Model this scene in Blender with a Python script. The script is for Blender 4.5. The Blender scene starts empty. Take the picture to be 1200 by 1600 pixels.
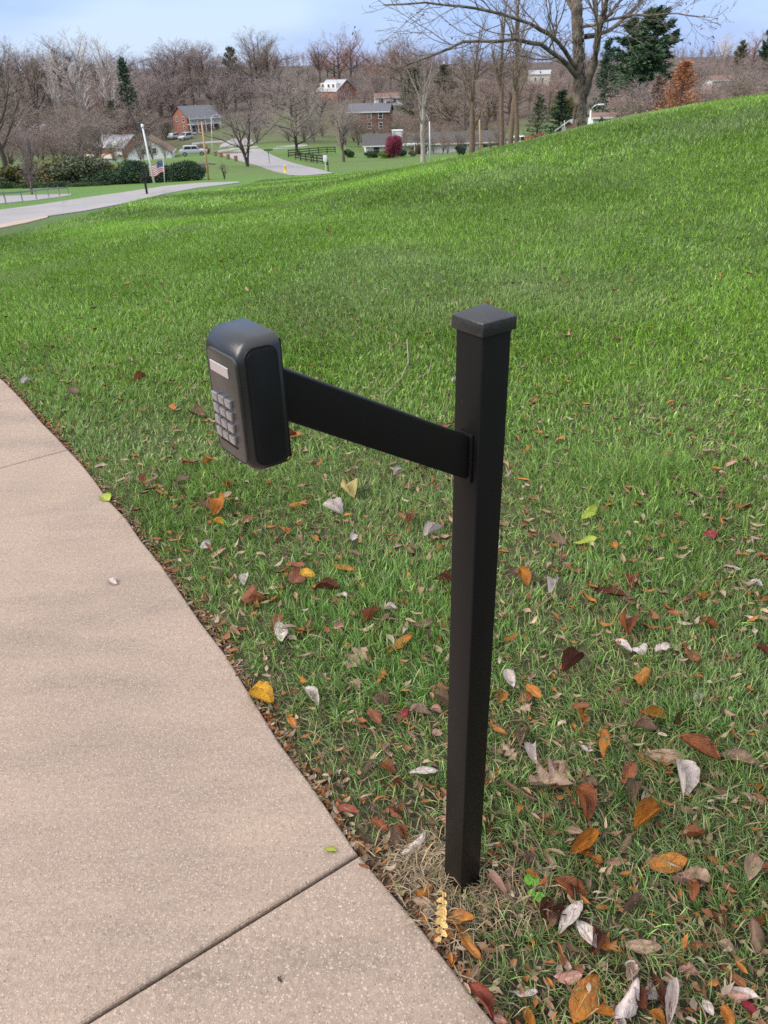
import bpy, bmesh, math, random
import numpy as np
from mathutils import Vector, Matrix
random.seed(7)
RNG = np.random.default_rng(11)
SC = bpy.context.scene
COL = SC.collection

# ------------------------------------------------------------------ camera
EYE = 1.55; FPX = 1202.0; PITCH = math.radians(30.0); ROLL = math.atan2(61, 2085)
_r0 = np.array([1, 0, 0.]); _u0 = np.array([0, math.sin(PITCH), math.cos(PITCH)])
CF = np.array([0, math.cos(PITCH), -math.sin(PITCH)])
CR = math.cos(ROLL) * _r0 - math.sin(ROLL) * _u0
CU = math.sin(ROLL) * _r0 + math.cos(ROLL) * _u0
CO = np.array([0, 0, EYE])
cam = bpy.data.cameras.new('camera'); camo = bpy.data.objects.new('camera', cam); COL.objects.link(camo)
cam.sensor_fit = 'VERTICAL'; cam.sensor_height = 36.0; cam.lens = 36.0 * FPX / 1600
cam.clip_start = 0.02; cam.clip_end = 6000
camo.matrix_world = Matrix(((CR[0], CU[0], -CF[0], 0), (CR[1], CU[1], -CF[1], 0), (CR[2], CU[2], -CF[2], EYE), (0, 0, 0, 1)))
cam.dof.use_dof = True; cam.dof.focus_distance = 1.35; cam.dof.aperture_fstop = 17.0
SC.camera = camo

# ------------------------------------------------------------------ world, sun, exposure
SUN_EL = math.radians(38); SUN_AZ = math.radians(-108)      # azimuth from +Y, clockwise positive: from the left, a little behind
W = bpy.data.worlds.new('World'); SC.world = W; W.use_nodes = True
nt = W.node_tree; nt.nodes.clear()
_o = nt.nodes.new('ShaderNodeOutputWorld'); _b = nt.nodes.new('ShaderNodeBackground')
_s = nt.nodes.new('ShaderNodeTexSky'); _s.sky_type = 'NISHITA'; _s.sun_disc = False
_s.sun_elevation = SUN_EL; _s.sun_rotation = SUN_AZ; _s.air_density = 1.0; _s.dust_density = 0.6; _s.ozone_density = 1.6
_tc = nt.nodes.new('ShaderNodeTexCoord'); _mp = nt.nodes.new('ShaderNodeMapping')
_mp.inputs['Scale'].default_value = (1.6, 2.2, 7.5); _mp.inputs['Location'].default_value = (0.0, 0.2, 1.9)
_n = nt.nodes.new('ShaderNodeTexNoise'); _n.inputs['Scale'].default_value = 1.25; _n.inputs['Detail'].default_value = 5; _n.inputs['Roughness'].default_value = 0.5
_cr = nt.nodes.new('ShaderNodeValToRGB'); _cr.color_ramp.elements[0].position = 0.40; _cr.color_ramp.elements[1].position = 0.62
_mx = nt.nodes.new('ShaderNodeMix'); _mx.data_type = 'RGBA'
_mx.inputs[0].default_value = .82
_cc = nt.nodes.new('ShaderNodeMix'); _cc.data_type = 'RGBA'; _cc.inputs[6].default_value = (1.45, 2.3, 4.6, 1); _cc.inputs[7].default_value = (2.75, 3.5, 4.9, 1)
# an overcast sky is brighter and whiter overhead than towards the horizon
_sx = nt.nodes.new('ShaderNodeSeparateXYZ'); _el = nt.nodes.new('ShaderNodeMapRange'); _el.inputs[1].default_value = 0.12; _el.inputs[2].default_value = 0.95
_zn = nt.nodes.new('ShaderNodeMix'); _zn.data_type = 'RGBA'; _zn.inputs[7].default_value = (9.0, 9.3, 9.7, 1)
nt.links.new(_tc.outputs['Generated'], _mp.inputs[0]); nt.links.new(_mp.outputs[0], _n.inputs['Vector'])
nt.links.new(_n.outputs['Fac'], _cr.inputs[0]); nt.links.new(_cr.outputs[0], _cc.inputs[0]); nt.links.new(_cc.outputs[2], _mx.inputs[7])
nt.links.new(_s.outputs[0], _mx.inputs[6]); nt.links.new(_tc.outputs['Generated'], _sx.inputs[0]); nt.links.new(_sx.outputs['Z'], _el.inputs[0])
nt.links.new(_el.outputs[0], _zn.inputs[0]); nt.links.new(_mx.outputs[2], _zn.inputs[6]); nt.links.new(_zn.outputs[2], _b.inputs[0]); nt.links.new(_b.outputs[0], _o.inputs[0])
_b.inputs[1].default_value = 0.08
sun = bpy.data.lights.new('sun', 'SUN'); suno = bpy.data.objects.new('sun', sun); COL.objects.link(suno)
sun.energy = 1.5; sun.angle = math.radians(40); sun.color = (1.0, 0.93, 0.82)
_sd = Vector((math.sin(SUN_AZ) * math.cos(SUN_EL), math.cos(SUN_AZ) * math.cos(SUN_EL), math.sin(SUN_EL)))
suno.rotation_euler = (-_sd).to_track_quat('-Z', 'Y').to_euler(); suno.location = (-8, -4, 20)
SC.view_settings.view_transform = 'Standard'; SC.view_settings.look = 'None'
SC.view_settings.exposure = 1.46; SC.view_settings.gamma = 1.0; SC.view_settings.use_curve_mapping = False
SC.render.engine = 'CYCLES'; SC.cycles.max_bounces = 6; SC.cycles.transparent_max_bounces = 8
SC.cycles.use_denoising = False

# ------------------------------------------------------------------ pixel helpers (photo pixels, 1200 x 1600)
def ray(px, py): return CF + CR * (px - 600) / FPX - CU * (py - 800) / FPX
def at_z(px, py, z=0.0):
    d = ray(px, py); return CO + d * (z - EYE) / d[2]
def WY(Y): return Y if Y <= 28 else 28 + 1.6 * (Y - 28)   # distances past the lawn, stretched to real scale
def at_y(px, py, Y):
    d = ray(px, py); return CO + d * WY(Y) / d[1]
def proj(p):
    d = np.asarray(p) - CO; w = d @ CF
    return 600 + FPX * (d @ CR) / w, 800 - FPX * (d @ CU) / w, w

# ------------------------------------------------------------------ terrain
_pc = [  # photo pixel, distance ahead
 (1200,161,13),(1000,193,13.5),(850,221,14.5),(750,241,16),(650,262,18),(600,269,20),
 (1200,400,6.6),(1200,250,9.6),(900,400,6.9),(900,290,10.4),(600,400,7.4),(600,300,12.6),(600,275,17),(750,300,11.5),
 (300,500,5.5),(300,400,8.6),(300,340,15),(300,306,28),(400,330,16),(400,300,25),(370,287,37),(500,300,18),(500,282,29),(430,284,34),
 (100,450,7.6),(100,385,14),(100,347,22),(0,372,18),(0,425,10.5),(0,350,23.5),(0,329,28),(0,319,34),(0,304,47),
 (100,338,25),(100,313,33),(230,304,36),(230,289,42),(100,305,46),(200,293,50),(310,281,55),(326,283,50),(350,280,52),
 (515,272,60),(460,264,70),(390,262,70),(420,236,105),(350,238,108),(365,217,140),(300,207,165),(440,250,85),(560,258,75),
 (537,253,86),(600,243,100),(700,241,100),(780,238,100),(671,251,80),(662,255,75),(580,203,150),(525,151,215),(840,129,240),
 (1000,205,26),(1200,178,26),(850,240,30),(750,254,32),(925,222,60),(1000,165,130),(1100,150,140),(1190,140,150),(900,190,120),
 (0,240,120),(0,175,210),(100,200,180),(100,120,310),(200,246,128),(238,250,124),(120,245,125),(300,165,210),(680,238,118),(300,112,330),(450,180,170),(600,128,250),(600,104,360),
 (750,165,190),(900,118,270),(900,98,390),(1150,108,270),(1150,88,390),(0,118,320),(-300,330,24),(-300,300,60),(-300,200,180),(1500,120,14),(1500,100,120),(1500,80,390)]
_pts = [at_y(a, b, c) for a, b, c in _pc]
for yy in (-30, -3, -1, 0.5, 1.5, 3.0):
    for xx in (-30, -8, -4, -2, -.8, 0, .8, 2, 4, 8, 30):
        if abs(xx) <= 2.2 + abs(yy) or yy < 0: _pts.append(np.array([xx, yy, 0.0]))
_pts += [np.array([x, y, 0.0]) for x, y in ((-2.4, 4.4), (-3.4, 6), (-4.6, 5), (-6, 7.5), (-9, 6), (-12, 10), (1.5, 4), (3, 4))]
_pts = np.array(_pts)
def _warp(x, y):
    yc = np.maximum(y, -2.5) + 4.0
    return np.stack([1.6 * x / yc, np.log(yc)], -1)
_cw = _warp(_pts[:, 0], _pts[:, 1])
def _ker(a, b): return np.sqrt(((a[:, None, :] - b[None, :, :]) ** 2).sum(-1) + 0.03)
_Kc = _ker(_cw, _cw) - 0.0
_wts = np.linalg.solve(np.block([[_Kc + 1e-3 * np.eye(len(_cw)) * -1, np.ones((len(_cw), 1))], [np.ones((1, len(_cw))), np.zeros((1, 1))]]), np.append(_pts[:, 2], 0))
GZ = -0.018                                              # soil lies a little below the pavement
def terr(x, y):
    x = np.atleast_1d(np.asarray(x, float)); y = np.atleast_1d(np.asarray(y, float))
    out = np.empty(x.shape)
    for i in range(0, len(x), 20000):
        out[i:i + 20000] = _ker(_warp(x[i:i + 20000], np.minimum(y[i:i + 20000], 640)), _cw) @ _wts[:-1] + _wts[-1]
    d = np.hypot(x, y)
    s = np.clip((d - 3.2) / 3.5, 0, 1); s = s * s * (3 - 2 * s)
    s = np.where(y < 1, np.where(np.abs(x) < 40, s * np.clip((y + 1) / 2, 0, 1), s * np.clip((y + 1) / 2, 0, 1)), s)
    return out * s + GZ
def tz(x, y): return float(terr(x, y)[0])
def hit(px, py, y0=1.0, y1=640.0):                       # where a photo ray meets the terrain
    d = ray(px, py); ys = np.exp(np.linspace(math.log(y0), math.log(y1), 500))
    P = CO + d[None, :] * (ys / d[1])[:, None]
    g = P[:, 2] - terr(P[:, 0], P[:, 1])
    k = np.argmax(g < 0)
    if g[k] >= 0: k = len(g) - 1
    if k == 0: return P[0]
    t = g[k - 1] / (g[k - 1] - g[k] + 1e-9)
    return P[k - 1] * (1 - t) + P[k] * t
def stand(px, Y, py=None):                               # a point on the terrain below photo column px at distance Y
    p = at_y(px, 150 if py is None else py, Y); Y = WY(Y)
    for _ in range(4):
        z = tz(p[0], p[1]); xs = p[0]
        q = np.array([xs, Y, z]); u = proj(q)[0]
        p = np.array([xs + (px - u) * Y * 1.0 / FPX, Y, z])
    return np.array([p[0], Y, tz(p[0], Y)])

# ------------------------------------------------------------------ pavement edge
_ed = np.array([(2.95, -3.35), (1.62, -1.35), (0.70, 0.02), (.1393, .7637), (.1224, .8336), (.0291, .9801), (-.0811, 1.1287), (-.3104, 1.4963), (-.5628, 1.9409),
                (-1.0274, 2.6678), (-1.519, 3.3915), (-1.9559, 3.9983), (-2.2773, 4.4299), (-3.0, 5.4), (-4.4, 7.2), (-6.3, 9.4), (-8.6, 11.9)])
_ed[3] = (.185, .7637)
def edge_x(y): return np.interp(y, _ed[:, 1], _ed[:, 0])
def on_pave(x, y, m=0.0): return (x < edge_x(y) + m) & (y < 12)

# ------------------------------------------------------------------ small utilities
def vnoise(x, y, s, seed=0):
    r = np.random.default_rng(seed).random((64, 64))
    u = x / s + 1000.0; v = y / s + 1000.0
    i = np.floor(u).astype(int); j = np.floor(v).astype(int); fu = u - i; fv = v - j
    fu = fu * fu * (3 - 2 * fu); fv = fv * fv * (3 - 2 * fv)
    g = lambda a, b: r[a % 64, b % 64]
    return (g(i, j) * (1 - fu) + g(i + 1, j) * fu) * (1 - fv) + (g(i, j + 1) * (1 - fu) + g(i + 1, j + 1) * fu) * fv
def fbm(x, y, s, seed=0, o=3):
    t = 0; a = 1; n = 0
    for k in range(o): t = t + a * vnoise(x, y, s / 2 ** k, seed + k); n += a; a *= .5
    return t / n

def pset(p, k, v):
    if k in p.inputs: p.inputs[k].default_value = v
MATS = {}
def mat(name, col, rough=0.8, col2=None, scale=8.0, detail=4.0, bump=0.0, bscale=None, metal=0.0, spec=0.3, trans=0.0, coord='Object', island=0.0, contrast=(0.3, 0.7), vcol=False, vmul=False):
    if name in MATS: return MATS[name]
    m = bpy.data.materials.new(name); m.use_nodes = True; t = m.node_tree; N = t.nodes; L = t.links
    p = N['Principled BSDF']; out = N['Material Output']
    pset(p, 'Roughness', rough); pset(p, 'Metallic', metal); pset(p, 'Specular IOR Level', spec)
    tc = N.new('ShaderNodeTexCoord')
    src = None
    if vcol:
        a = N.new('ShaderNodeAttribute'); a.attribute_name = 'Col'; src = a.outputs['Color']
    if col2 is not None or vcol:
        nz = N.new('ShaderNodeTexNoise'); nz.inputs['Scale'].default_value = scale; nz.inputs['Detail'].default_value = detail
        L.new(tc.outputs[coord], nz.inputs['Vector'])
        r = N.new('ShaderNodeMapRange'); r.inputs[1].default_value = contrast[0]; r.inputs[2].default_value = contrast[1]
        L.new(nz.outputs['Fac'], r.inputs[0])
        mx = N.new('ShaderNodeMix'); mx.data_type = 'RGBA'; L.new(r.outputs[0], mx.inputs[0])
        if vcol:
            mx.blend_type = 'MULTIPLY'; L.new(src, mx.inputs[6]); mx.inputs[7].default_value = (*(col2 or (.6, .6, .6)), 1)
        else:
            mx.inputs[6].default_value = (*col, 1); mx.inputs[7].default_value = (*col2, 1)
        src = mx.outputs[2]
    if island:
        g = N.new('ShaderNodeNewGeometry'); hs = N.new('ShaderNodeHueSaturation')
        mr = N.new('ShaderNodeMapRange'); mr.inputs[3].default_value = 1 - island; mr.inputs[4].default_value = 1 + island
        L.new(g.outputs['Random Per Island'], mr.inputs[0]); L.new(mr.outputs[0], hs.inputs['Value'])
        if src is not None: L.new(src, hs.inputs['Color'])
        else: hs.inputs['Color'].default_value = (*col, 1)
        src = hs.outputs[0]
    if vmul:
        a = N.new('ShaderNodeAttribute'); a.attribute_name = 'Col'; mv = N.new('ShaderNodeMix'); mv.data_type = 'RGBA'; mv.blend_type = 'MULTIPLY'; mv.inputs[0].default_value = 1
        L.new(src, mv.inputs[6]); L.new(a.outputs['Color'], mv.inputs[7]); src = mv.outputs[2]
    if src is not None: L.new(src, p.inputs['Base Color'])
    else: p.inputs['Base Color'].default_value = (*col, 1)
    if bump:
        nb = N.new('ShaderNodeTexNoise'); nb.inputs['Scale'].default_value = bscale or scale * 4; nb.inputs['Detail'].default_value = 3
        L.new(tc.outputs[coord], nb.inputs['Vector'])
        bp = N.new('ShaderNodeBump'); bp.inputs['Strength'].default_value = bump; bp.inputs['Distance'].default_value = 0.01
        L.new(nb.outputs['Fac'], bp.inputs['Height']); L.new(bp.outputs[0], p.inputs['Normal'])
    if trans:
        tr = N.new('ShaderNodeBsdfTranslucent'); ms = N.new('ShaderNodeMixShader'); ms.inputs[0].default_value = trans
        if src is not None: L.new(src, tr.inputs['Color'])
        else: tr.inputs['Color'].default_value = (*col, 1)
        L.new(p.outputs[0], ms.inputs[1]); L.new(tr.outputs[0], ms.inputs[2]); L.new(ms.outputs[0], out.inputs['Surface'])
    MATS[name] = m
    return m

def mesh_np(name, V, Fq=None, Ft=None, cols=None, smooth=False):
    me = bpy.data.meshes.new(name)
    V = np.asarray(V, np.float32).reshape(-1, 3); nl = []; st = []; n = 0
    parts = []
    for Fx, k in ((Fq, 4), (Ft, 3)):
        if Fx is not None and len(Fx):
            Fx = np.asarray(Fx, np.int32).reshape(-1, k); parts.append(Fx.ravel()); st.append(n + k * np.arange(len(Fx))); n += Fx.size
    me.vertices.add(len(V)); me.vertices.foreach_set('co', V.ravel())
    me.loops.add(n); me.loops.foreach_set('vertex_index', np.concatenate(parts).astype(np.int32))
    s = np.concatenate(st).astype(np.int32); me.polygons.add(len(s)); me.polygons.foreach_set('loop_start', s)
    me.update(calc_edges=True)
    if cols is not None:
        at = me.color_attributes.new('Col', 'FLOAT_COLOR', 'POINT')
        c = np.ones((len(V), 4), np.float32); c[:, :3] = cols; at.data.foreach_set('color', c.ravel())
    if smooth: me.polygons.foreach_set('use_smooth', np.ones(len(s), bool))
    return me
def ob(name, me, m=None, parent=None, loc=None, rot=None):
    o = bpy.data.objects.new(name, me); COL.objects.link(o)
    if m is not None:
        for x in (m if isinstance(m, (list, tuple)) else [m]):
            if len(me.materials) < (len(m) if isinstance(m, (list, tuple)) else 1): me.materials.append(x)
    if parent is not None: o.parent = parent
    if loc is not None: o.location = Vector([float(v) for v in loc])
    if rot is not None: o.rotation_euler = rot
    return o
def tag(o, label=None, cat=None, group=None, kind=None):
    if label: o['label'] = label
    if cat: o['category'] = cat
    if group: o['group'] = group
    if kind: o['kind'] = kind
    return o
def thing(name, label, cat, loc=(0, 0, 0), rz=0.0, group=None):
    o = bpy.data.objects.new(name, None); COL.objects.link(o); o.empty_display_size = .1
    o.location = Vector([float(v) for v in loc]); o.rotation_euler = (0, 0, rz)
    return tag(o, label, cat, group)

class MB:
    """collects shapes; build() links them as one mesh object"""
    def __init__(s): s.v = []; s.f = []
    def add(s, V, Fs):
        b = len(s.v); s.v += [tuple(map(float, p)) for p in V]; s.f += [tuple(b + i for i in f) for f in Fs]; return s
    def box(s, c, d, rz=0.0):
        cx, cy, cz = c; x, y, z = d[0] / 2, d[1] / 2, d[2] / 2; ca, sa = math.cos(rz), math.sin(rz)
        V = [(cx + ca * i * x - sa * j * y, cy + sa * i * x + ca * j * y, cz + k * z) for k in (-1, 1) for i, j in ((-1, -1), (1, -1), (1, 1), (-1, 1))]
        return s.add(V, [(3, 2, 1, 0), (4, 5, 6, 7), (0, 1, 5, 4), (1, 2, 6, 5), (2, 3, 7, 6), (3, 0, 4, 7)])
    def prism(s, poly, axis, a, b):
        n = len(poly)
        def P(u, v, w): return {'x': (w, u, v), 'y': (u, w, v), 'z': (u, v, w)}[axis]
        V = [P(u, v, a) for u, v in poly] + [P(u, v, b) for u, v in poly]
        return s.add(V, [tuple(range(n))[::-1], tuple(range(n, 2 * n))] + [(i, (i + 1) % n, n + (i + 1) % n, n + i) for i in range(n)])
    def tube(s, pts, rad, n=8, caps=True):
        pts = [Vector(p) for p in pts]; rad = rad if hasattr(rad, '__len__') else [rad] * len(pts)
        V = []; Fs = []
        for i, p in enumerate(pts):
            d = (pts[min(i + 1, len(pts) - 1)] - pts[max(i - 1, 0)]).normalized()
            q = d.orthogonal().normalized() if abs(d.z) < .9 else Vector((1, 0, 0)) - d * d.x
            q.normalize(); w = d.cross(q)
            V += [p + (q * math.cos(2 * math.pi * k / n) + w * math.sin(2 * math.pi * k / n)) * rad[i] for k in range(n)]
        for i in range(len(pts) - 1):
            for k in range(n): Fs.append((i * n + k, i * n + (k + 1) % n, (i + 1) * n + (k + 1) % n, (i + 1) * n + k))
        if caps: Fs += [tuple(range(n))[::-1], tuple(range((len(pts) - 1) * n, len(pts) * n))]
        return s.add(V, Fs)
    def mesh(s, name, smooth=False):
        me = bpy.data.meshes.new(name); me.from_pydata(s.v, [], s.f); me.update()
        bm = bmesh.new(); bm.from_mesh(me); bmesh.ops.recalc_face_normals(bm, faces=bm.faces); bm.to_mesh(me); bm.free()
        if smooth: me.polygons.foreach_set('use_smooth', np.ones(len(me.polygons), bool))
        return me
    def build(s, name, m, parent=None, smooth=False, bevel=0.0, seg=2, loc=None, rot=None):
        me = s.mesh(name, smooth)
        if bevel:
            bm = bmesh.new(); bm.from_mesh(me)
            bmesh.ops.bevel(bm, geom=[e for e in bm.edges if e.is_manifold and e.calc_face_angle(0) > .5], offset=bevel, segments=seg, profile=.5, affect='EDGES', clamp_overlap=True)
            bm.to_mesh(me); bm.free()
            if seg > 1:
                me.polygons.foreach_set('use_smooth', np.ones(len(me.polygons), bool))
                try: me.set_sharp_from_angle(angle=math.radians(40))
                except Exception: pass
        return ob(name, me, m, parent, loc, rot)
def instance(root, kids, loc, rz, sc, label, cat, group=None, name=None):
    """one more copy of a thing: an Empty and copies of its parts, mesh data shared"""
    r = thing(name or root, label, cat, loc, rz, group)
    r.scale = sc if hasattr(sc, '__len__') else (sc, sc, sc)
    for nm, me, m in kids: ob(nm, me, m, r)
    return r

# ------------------------------------------------------------------ sky is the World; ground sheet
def ground():
    t = np.linspace(-8.55, 8.55, 300)
    ax = np.sign(t) * (0.1 * np.abs(t) + 0.12 * np.sinh(np.abs(t) * 1.18))
    X, Y = np.meshgrid(ax, ax + 1.5, indexing='xy'); n = len(ax)
    x = X.ravel(); y = Y.ravel(); z = terr(x, y)
    d = np.hypot(x, y)
    soil = np.array([.062, .052, .030]); lawn = np.array([.10, .20, .03]); pale = np.array([.125, .16, .045]); litter = np.array([.105, .078, .056])
    a = np.clip((d - 12) / 20, 0, 1)[:, None]
    c = soil * (1 - a) + lawn * a
    thatch = np.clip((d - 1.2) / 3.5, 0, 1)[:, None]; c = c * (1 - .8 * thatch * (1 - a)) + lawn * .42 * thatch * (1 - a)
    v = np.clip((y - 60) / 25, 0, 1)[:, None] * np.clip(fbm(x, y, 16, 5) * 2.2 - .5, 0, 1)[:, None]
    c = c * (1 - .75 * v) + pale * .75 * v
    w = np.clip((y - 165) / 70, 0, 1)[:, None] * np.clip(fbm(x, y, 40, 9) * 3 - .35 + np.clip((y - 330) / 60, 0, 1) * 2, 0, 1)[:, None]
    c = c * (1 - w) + litter * w
    left = (np.clip((-x - .55 * y + 2) / 12, 0, 1) * np.clip((y - 66) / 15, 0, 1))[:, None]
    c = c * (1 - left) + litter * left
    i = np.arange(n * n).reshape(n, n)
    q = np.stack([i[:-1, :-1], i[:-1, 1:], i[1:, 1:], i[1:, :-1]], -1).reshape(-1, 4)
    m = mat('ground_soil_and_turf', (0, 0, 0), .95, (.45, .42, .38), 9.0, 8, .5, 60, vcol=True)
    o = ob('ground', mesh_np('ground', np.stack([x, y, z], 1), q, cols=c, smooth=True), m)
    tag(o, 'grassy ground falling from the lawn to the valley and far hillside', 'ground', kind='structure')
ground()

# ------------------------------------------------------------------ pavement slabs
def concrete():
    m = bpy.data.materials.new('exposed_concrete'); m.use_nodes = True; t = m.node_tree; N = t.nodes; L = t.links
    p = N['Principled BSDF']; pset(p, 'Roughness', .85); pset(p, 'Specular IOR Level', .3)
    tc = N.new('ShaderNodeTexCoord')
    def noise(s, d=4, r=.55, mp=None):
        n = N.new('ShaderNodeTexNoise'); n.inputs['Scale'].default_value = s; n.inputs['Detail'].default_value = d; n.inputs['Roughness'].default_value = r
        L.new(mp or tc.outputs['Object'], n.inputs['Vector']); return n.outputs['Fac']
    def rng(x, a, b, c=0., d=1.):
        r = N.new('ShaderNodeMapRange'); r.inputs[1].default_value = a; r.inputs[2].default_value = b; r.inputs[3].default_value = c; r.inputs[4].default_value = d
        L.new(x, r.inputs[0]); return r.outputs[0]
    def mix(f, a, b, mode='MIX'):
        x = N.new('ShaderNodeMix'); x.data_type = 'RGBA'; x.blend_type = mode; L.new(f, x.inputs[0])
        for k, v in ((6, a), (7, b)):
            if isinstance(v, tuple): x.inputs[k].default_value = (*v, 1)
            else: L.new(v, x.inputs[k])
        return x.outputs[2]
    base = mix(rng(noise(1.7, 3), .35, .65), (.372, .278, .210), (.308, .230, .177))
    mp = N.new('ShaderNodeMapping'); mp.inputs['Rotation'].default_value = (0, 0, math.radians(-30)); mp.inputs['Scale'].default_value = (.7, 2.6, 1)
    L.new(tc.outputs['Object'], mp.inputs[0])
    mm = N.new('ShaderNodeMath'); mm.operation = 'MULTIPLY'; L.new(rng(noise(1.5, 6, .65, mp.outputs[0]), .46, .66, 0, 1.), mm.inputs[0]); L.new(rng(noise(70, 4, .75), .36, .62, .12, .95), mm.inputs[1])
    base = mix(mm.outputs[0], base, (.165, .132, .108))
    base = mix(rng(noise(9, 5, .7), .5, .72, 0, .35), base, (.36, .28, .225))
    base = mix(rng(noise(75, 4, .8), .38, .66, 0, .75), base, (.22, .160, .128))
    sp = rng(noise(200, 2, .6), .57, .70, 0, .75); base = mix(sp, base, (.56, .43, .35))
    dk = rng(noise(150, 3, .8), .46, .30, 0, .95); base = mix(dk, base, (.12, .10, .085))
    vo = N.new('ShaderNodeTexVoronoi'); vo.inputs['Scale'].default_value = 36; L.new(tc.outputs['Object'], vo.inputs['Vector'])
    base = mix(rng(vo.outputs['Distance'], .09, .05, 0, .7), base, (.085, .07, .06))
    L.new(base, p.inputs['Base Color'])
    b = N.new('ShaderNodeBump'); b.inputs['Strength'].default_value = .8; b.inputs['Distance'].default_value = .005
    L.new(noise(120, 4, .7), b.inputs['Height']); L.new(b.outputs[0], p.inputs['Normal'])
    return m
def pavement():
    M = concrete(); root = thing('pavement', 'tan concrete pavement beside the lawn', 'pavement'); root['kind'] = 'structure'
    E0 = np.array([-.0811, 1.1287]); 
    ys = np.linspace(-3.3, 11.8, 1200); xs = edge_x(ys); s = np.concatenate([[0], np.cumsum(np.hypot(np.diff(xs), np.diff(ys)))])
    sm = lambda a: np.convolve(np.pad(a, 30, 'edge'), np.ones(61) / 61, 'valid')
    s0 = np.interp(1.1287, ys, s); s1 = np.interp(3.375, ys, s); L = s1 - s0
    tanx = sm(np.gradient(xs, s)); tany = sm(np.gradient(ys, s))
    st = [s0 + L * k for k in range(-2, 5)]
    for k in range(len(st) - 1):
        ss = np.linspace(max(st[k], 0) + .004, min(st[k + 1], s[-1]) - .004, 14)
        ex = np.interp(ss, s, xs); ey = np.interp(ss, s, ys)
        # joints run straight across, square to the edge
        d0 = np.array([np.interp(st[k], s, tanx), np.interp(st[k], s, tany)]); d1 = np.array([np.interp(st[k + 1], s, tanx), np.interp(st[k + 1], s, tany)])
        f = (np.arange(14) / 13)[:, None]; dd = d0 * (1 - f) + d1 * f; dd /= np.linalg.norm(dd, axis=1)[:, None]
        nl = np.stack([-dd[:, 1], dd[:, 0]], 1)
        wig = (RNG.random(14) - .5) * .012; wig[0] = wig[-1] = 0
        right = np.stack([ex + nl[:, 0] * wig, ey + nl[:, 1] * wig], 1)
        left = right + nl * 2.9
        bm = bmesh.new()
        lift = (0.0, .003, 0, -.002, .002, 0)[k % 6]
        rv = [bm.verts.new((p[0], p[1], 0)) for p in right]; lv = [bm.verts.new((p[0], p[1], 0)) for p in left]
        fs = [bm.faces.new((rv[i], rv[i + 1], lv[i + 1], lv[i])) for i in range(13)]
        r = bmesh.ops.extrude_face_region(bm, geom=fs)
        bmesh.ops.translate(bm, verts=[v for v in r['geom'] if isinstance(v, bmesh.types.BMVert)], vec=(0, 0, -.11))
        bmesh.ops.recalc_face_normals(bm, faces=bm.faces)
        te = [e for e in bm.edges if all(v.co.z > -.01 for v in e.verts) and any(abs(fc.normal.z) < .5 for fc in e.link_faces)]
        bmesh.ops.bevel(bm, geom=te, offset=.009, segments=3, affect='EDGES', profile=.5)
        zz = np.minimum(0.0, 0)
        for v in bm.verts: v.co.z += lift + min(0.0, tz(v.co.x, v.co.y) - GZ if v.co.y > 4.5 else 0.0)
        me = bpy.data.meshes.new('slab'); bm.to_mesh(me); bm.free()
        ob('slab', me, M, root)
    # dark grit lying in the joints
    mb = MB()
    for k in range(1, len(st) - 1):
        e = np.array([np.interp(st[k], s, xs), np.interp(st[k], s, ys)]); d = np.array([np.interp(st[k], s, tanx), np.interp(st[k], s, tany)]); d /= np.linalg.norm(d)
        n = np.array([-d[1], d[0]]); c = e + n * 1.45
        mb.box((c[0], c[1], -.06), (2.88, .0075, .084), math.atan2(n[1], n[0]))
    o = mb.build('joint_grit', mat('joint_grit', (.016, .012, .010), .95, (.035, .027, .02), 60), root)
pavement()

# ------------------------------------------------------------------ roads and drives far down the slope
ASPH = mat('pale_asphalt', (.27, .25, .25), .9, (.22, .205, .205), .8, 5)
TANC = mat('tan_gutter', (.36, .28, .225), .9, (.31, .245, .2), 2)
def strip(name, near, far, m, label, lift=.03, n=40, cat='road', y0=8):
    def samp(pl):
        pl = np.array(pl, float); u = np.concatenate([[0], np.cumsum(np.hypot(*np.diff(pl, axis=0).T))]); q = np.linspace(0, u[-1], n)
        return [hit(np.interp(a, u, pl[:, 0]), np.interp(a, u, pl[:, 1]), y0) for a in q]
    A = samp(near); B = samp(far); V = []; Fs = []; kx = 7
    for a, b in zip(A, B):
        for j in range(kx):
            p = a + (b - a) * j / (kx - 1); V.append((p[0], p[1], tz(p[0], p[1]) + lift))
    for i in range(n - 1):
        for j in range(kx - 1): Fs.append((i * kx + j, (i + 1) * kx + j, (i + 1) * kx + j + 1, i * kx + j + 1))
    b = len(V); V += [(x, y, z - .25) for x, y, z in V]
    rim = [(i * kx, (i + 1) * kx) for i in range(n - 1)] + [((i + 1) * kx + kx - 1, i * kx + kx - 1) for i in range(n - 1)]
    Fs += [(i, i + b, j + b, j) for i, j in rim]
    o = MB().add(V, Fs).build(name, m); return tag(o, label, cat, kind='structure')
strip('road', [(-260, 398), (0, 351), (60, 341), (130, 331), (200, 318), (260, 303), (310, 294), (375, 286)], [(-260, 362), (0, 329), (60, 321), (130, 310), (200, 300), (260, 291), (310, 286.5), (372, 284.5)], ASPH, 'pale asphalt lane curving along the foot of the lawn')
strip('gutter', [(-260, 410), (0, 358), (40, 350), (75, 341)], [(-260, 399), (0, 351.5), (40, 344.5), (75, 338.5)], TANC, 'tan concrete gutter along the near edge of the lane', .034, 20, 'gutter')
strip('street', [(-200, 330), (0, 319), (60, 313), (110, 306)], [(-200, 318), (0, 307), (60, 304.5), (112, 303)], ASPH, 'pale street beyond the lane at the left edge', .03, 24, y0=26)
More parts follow.
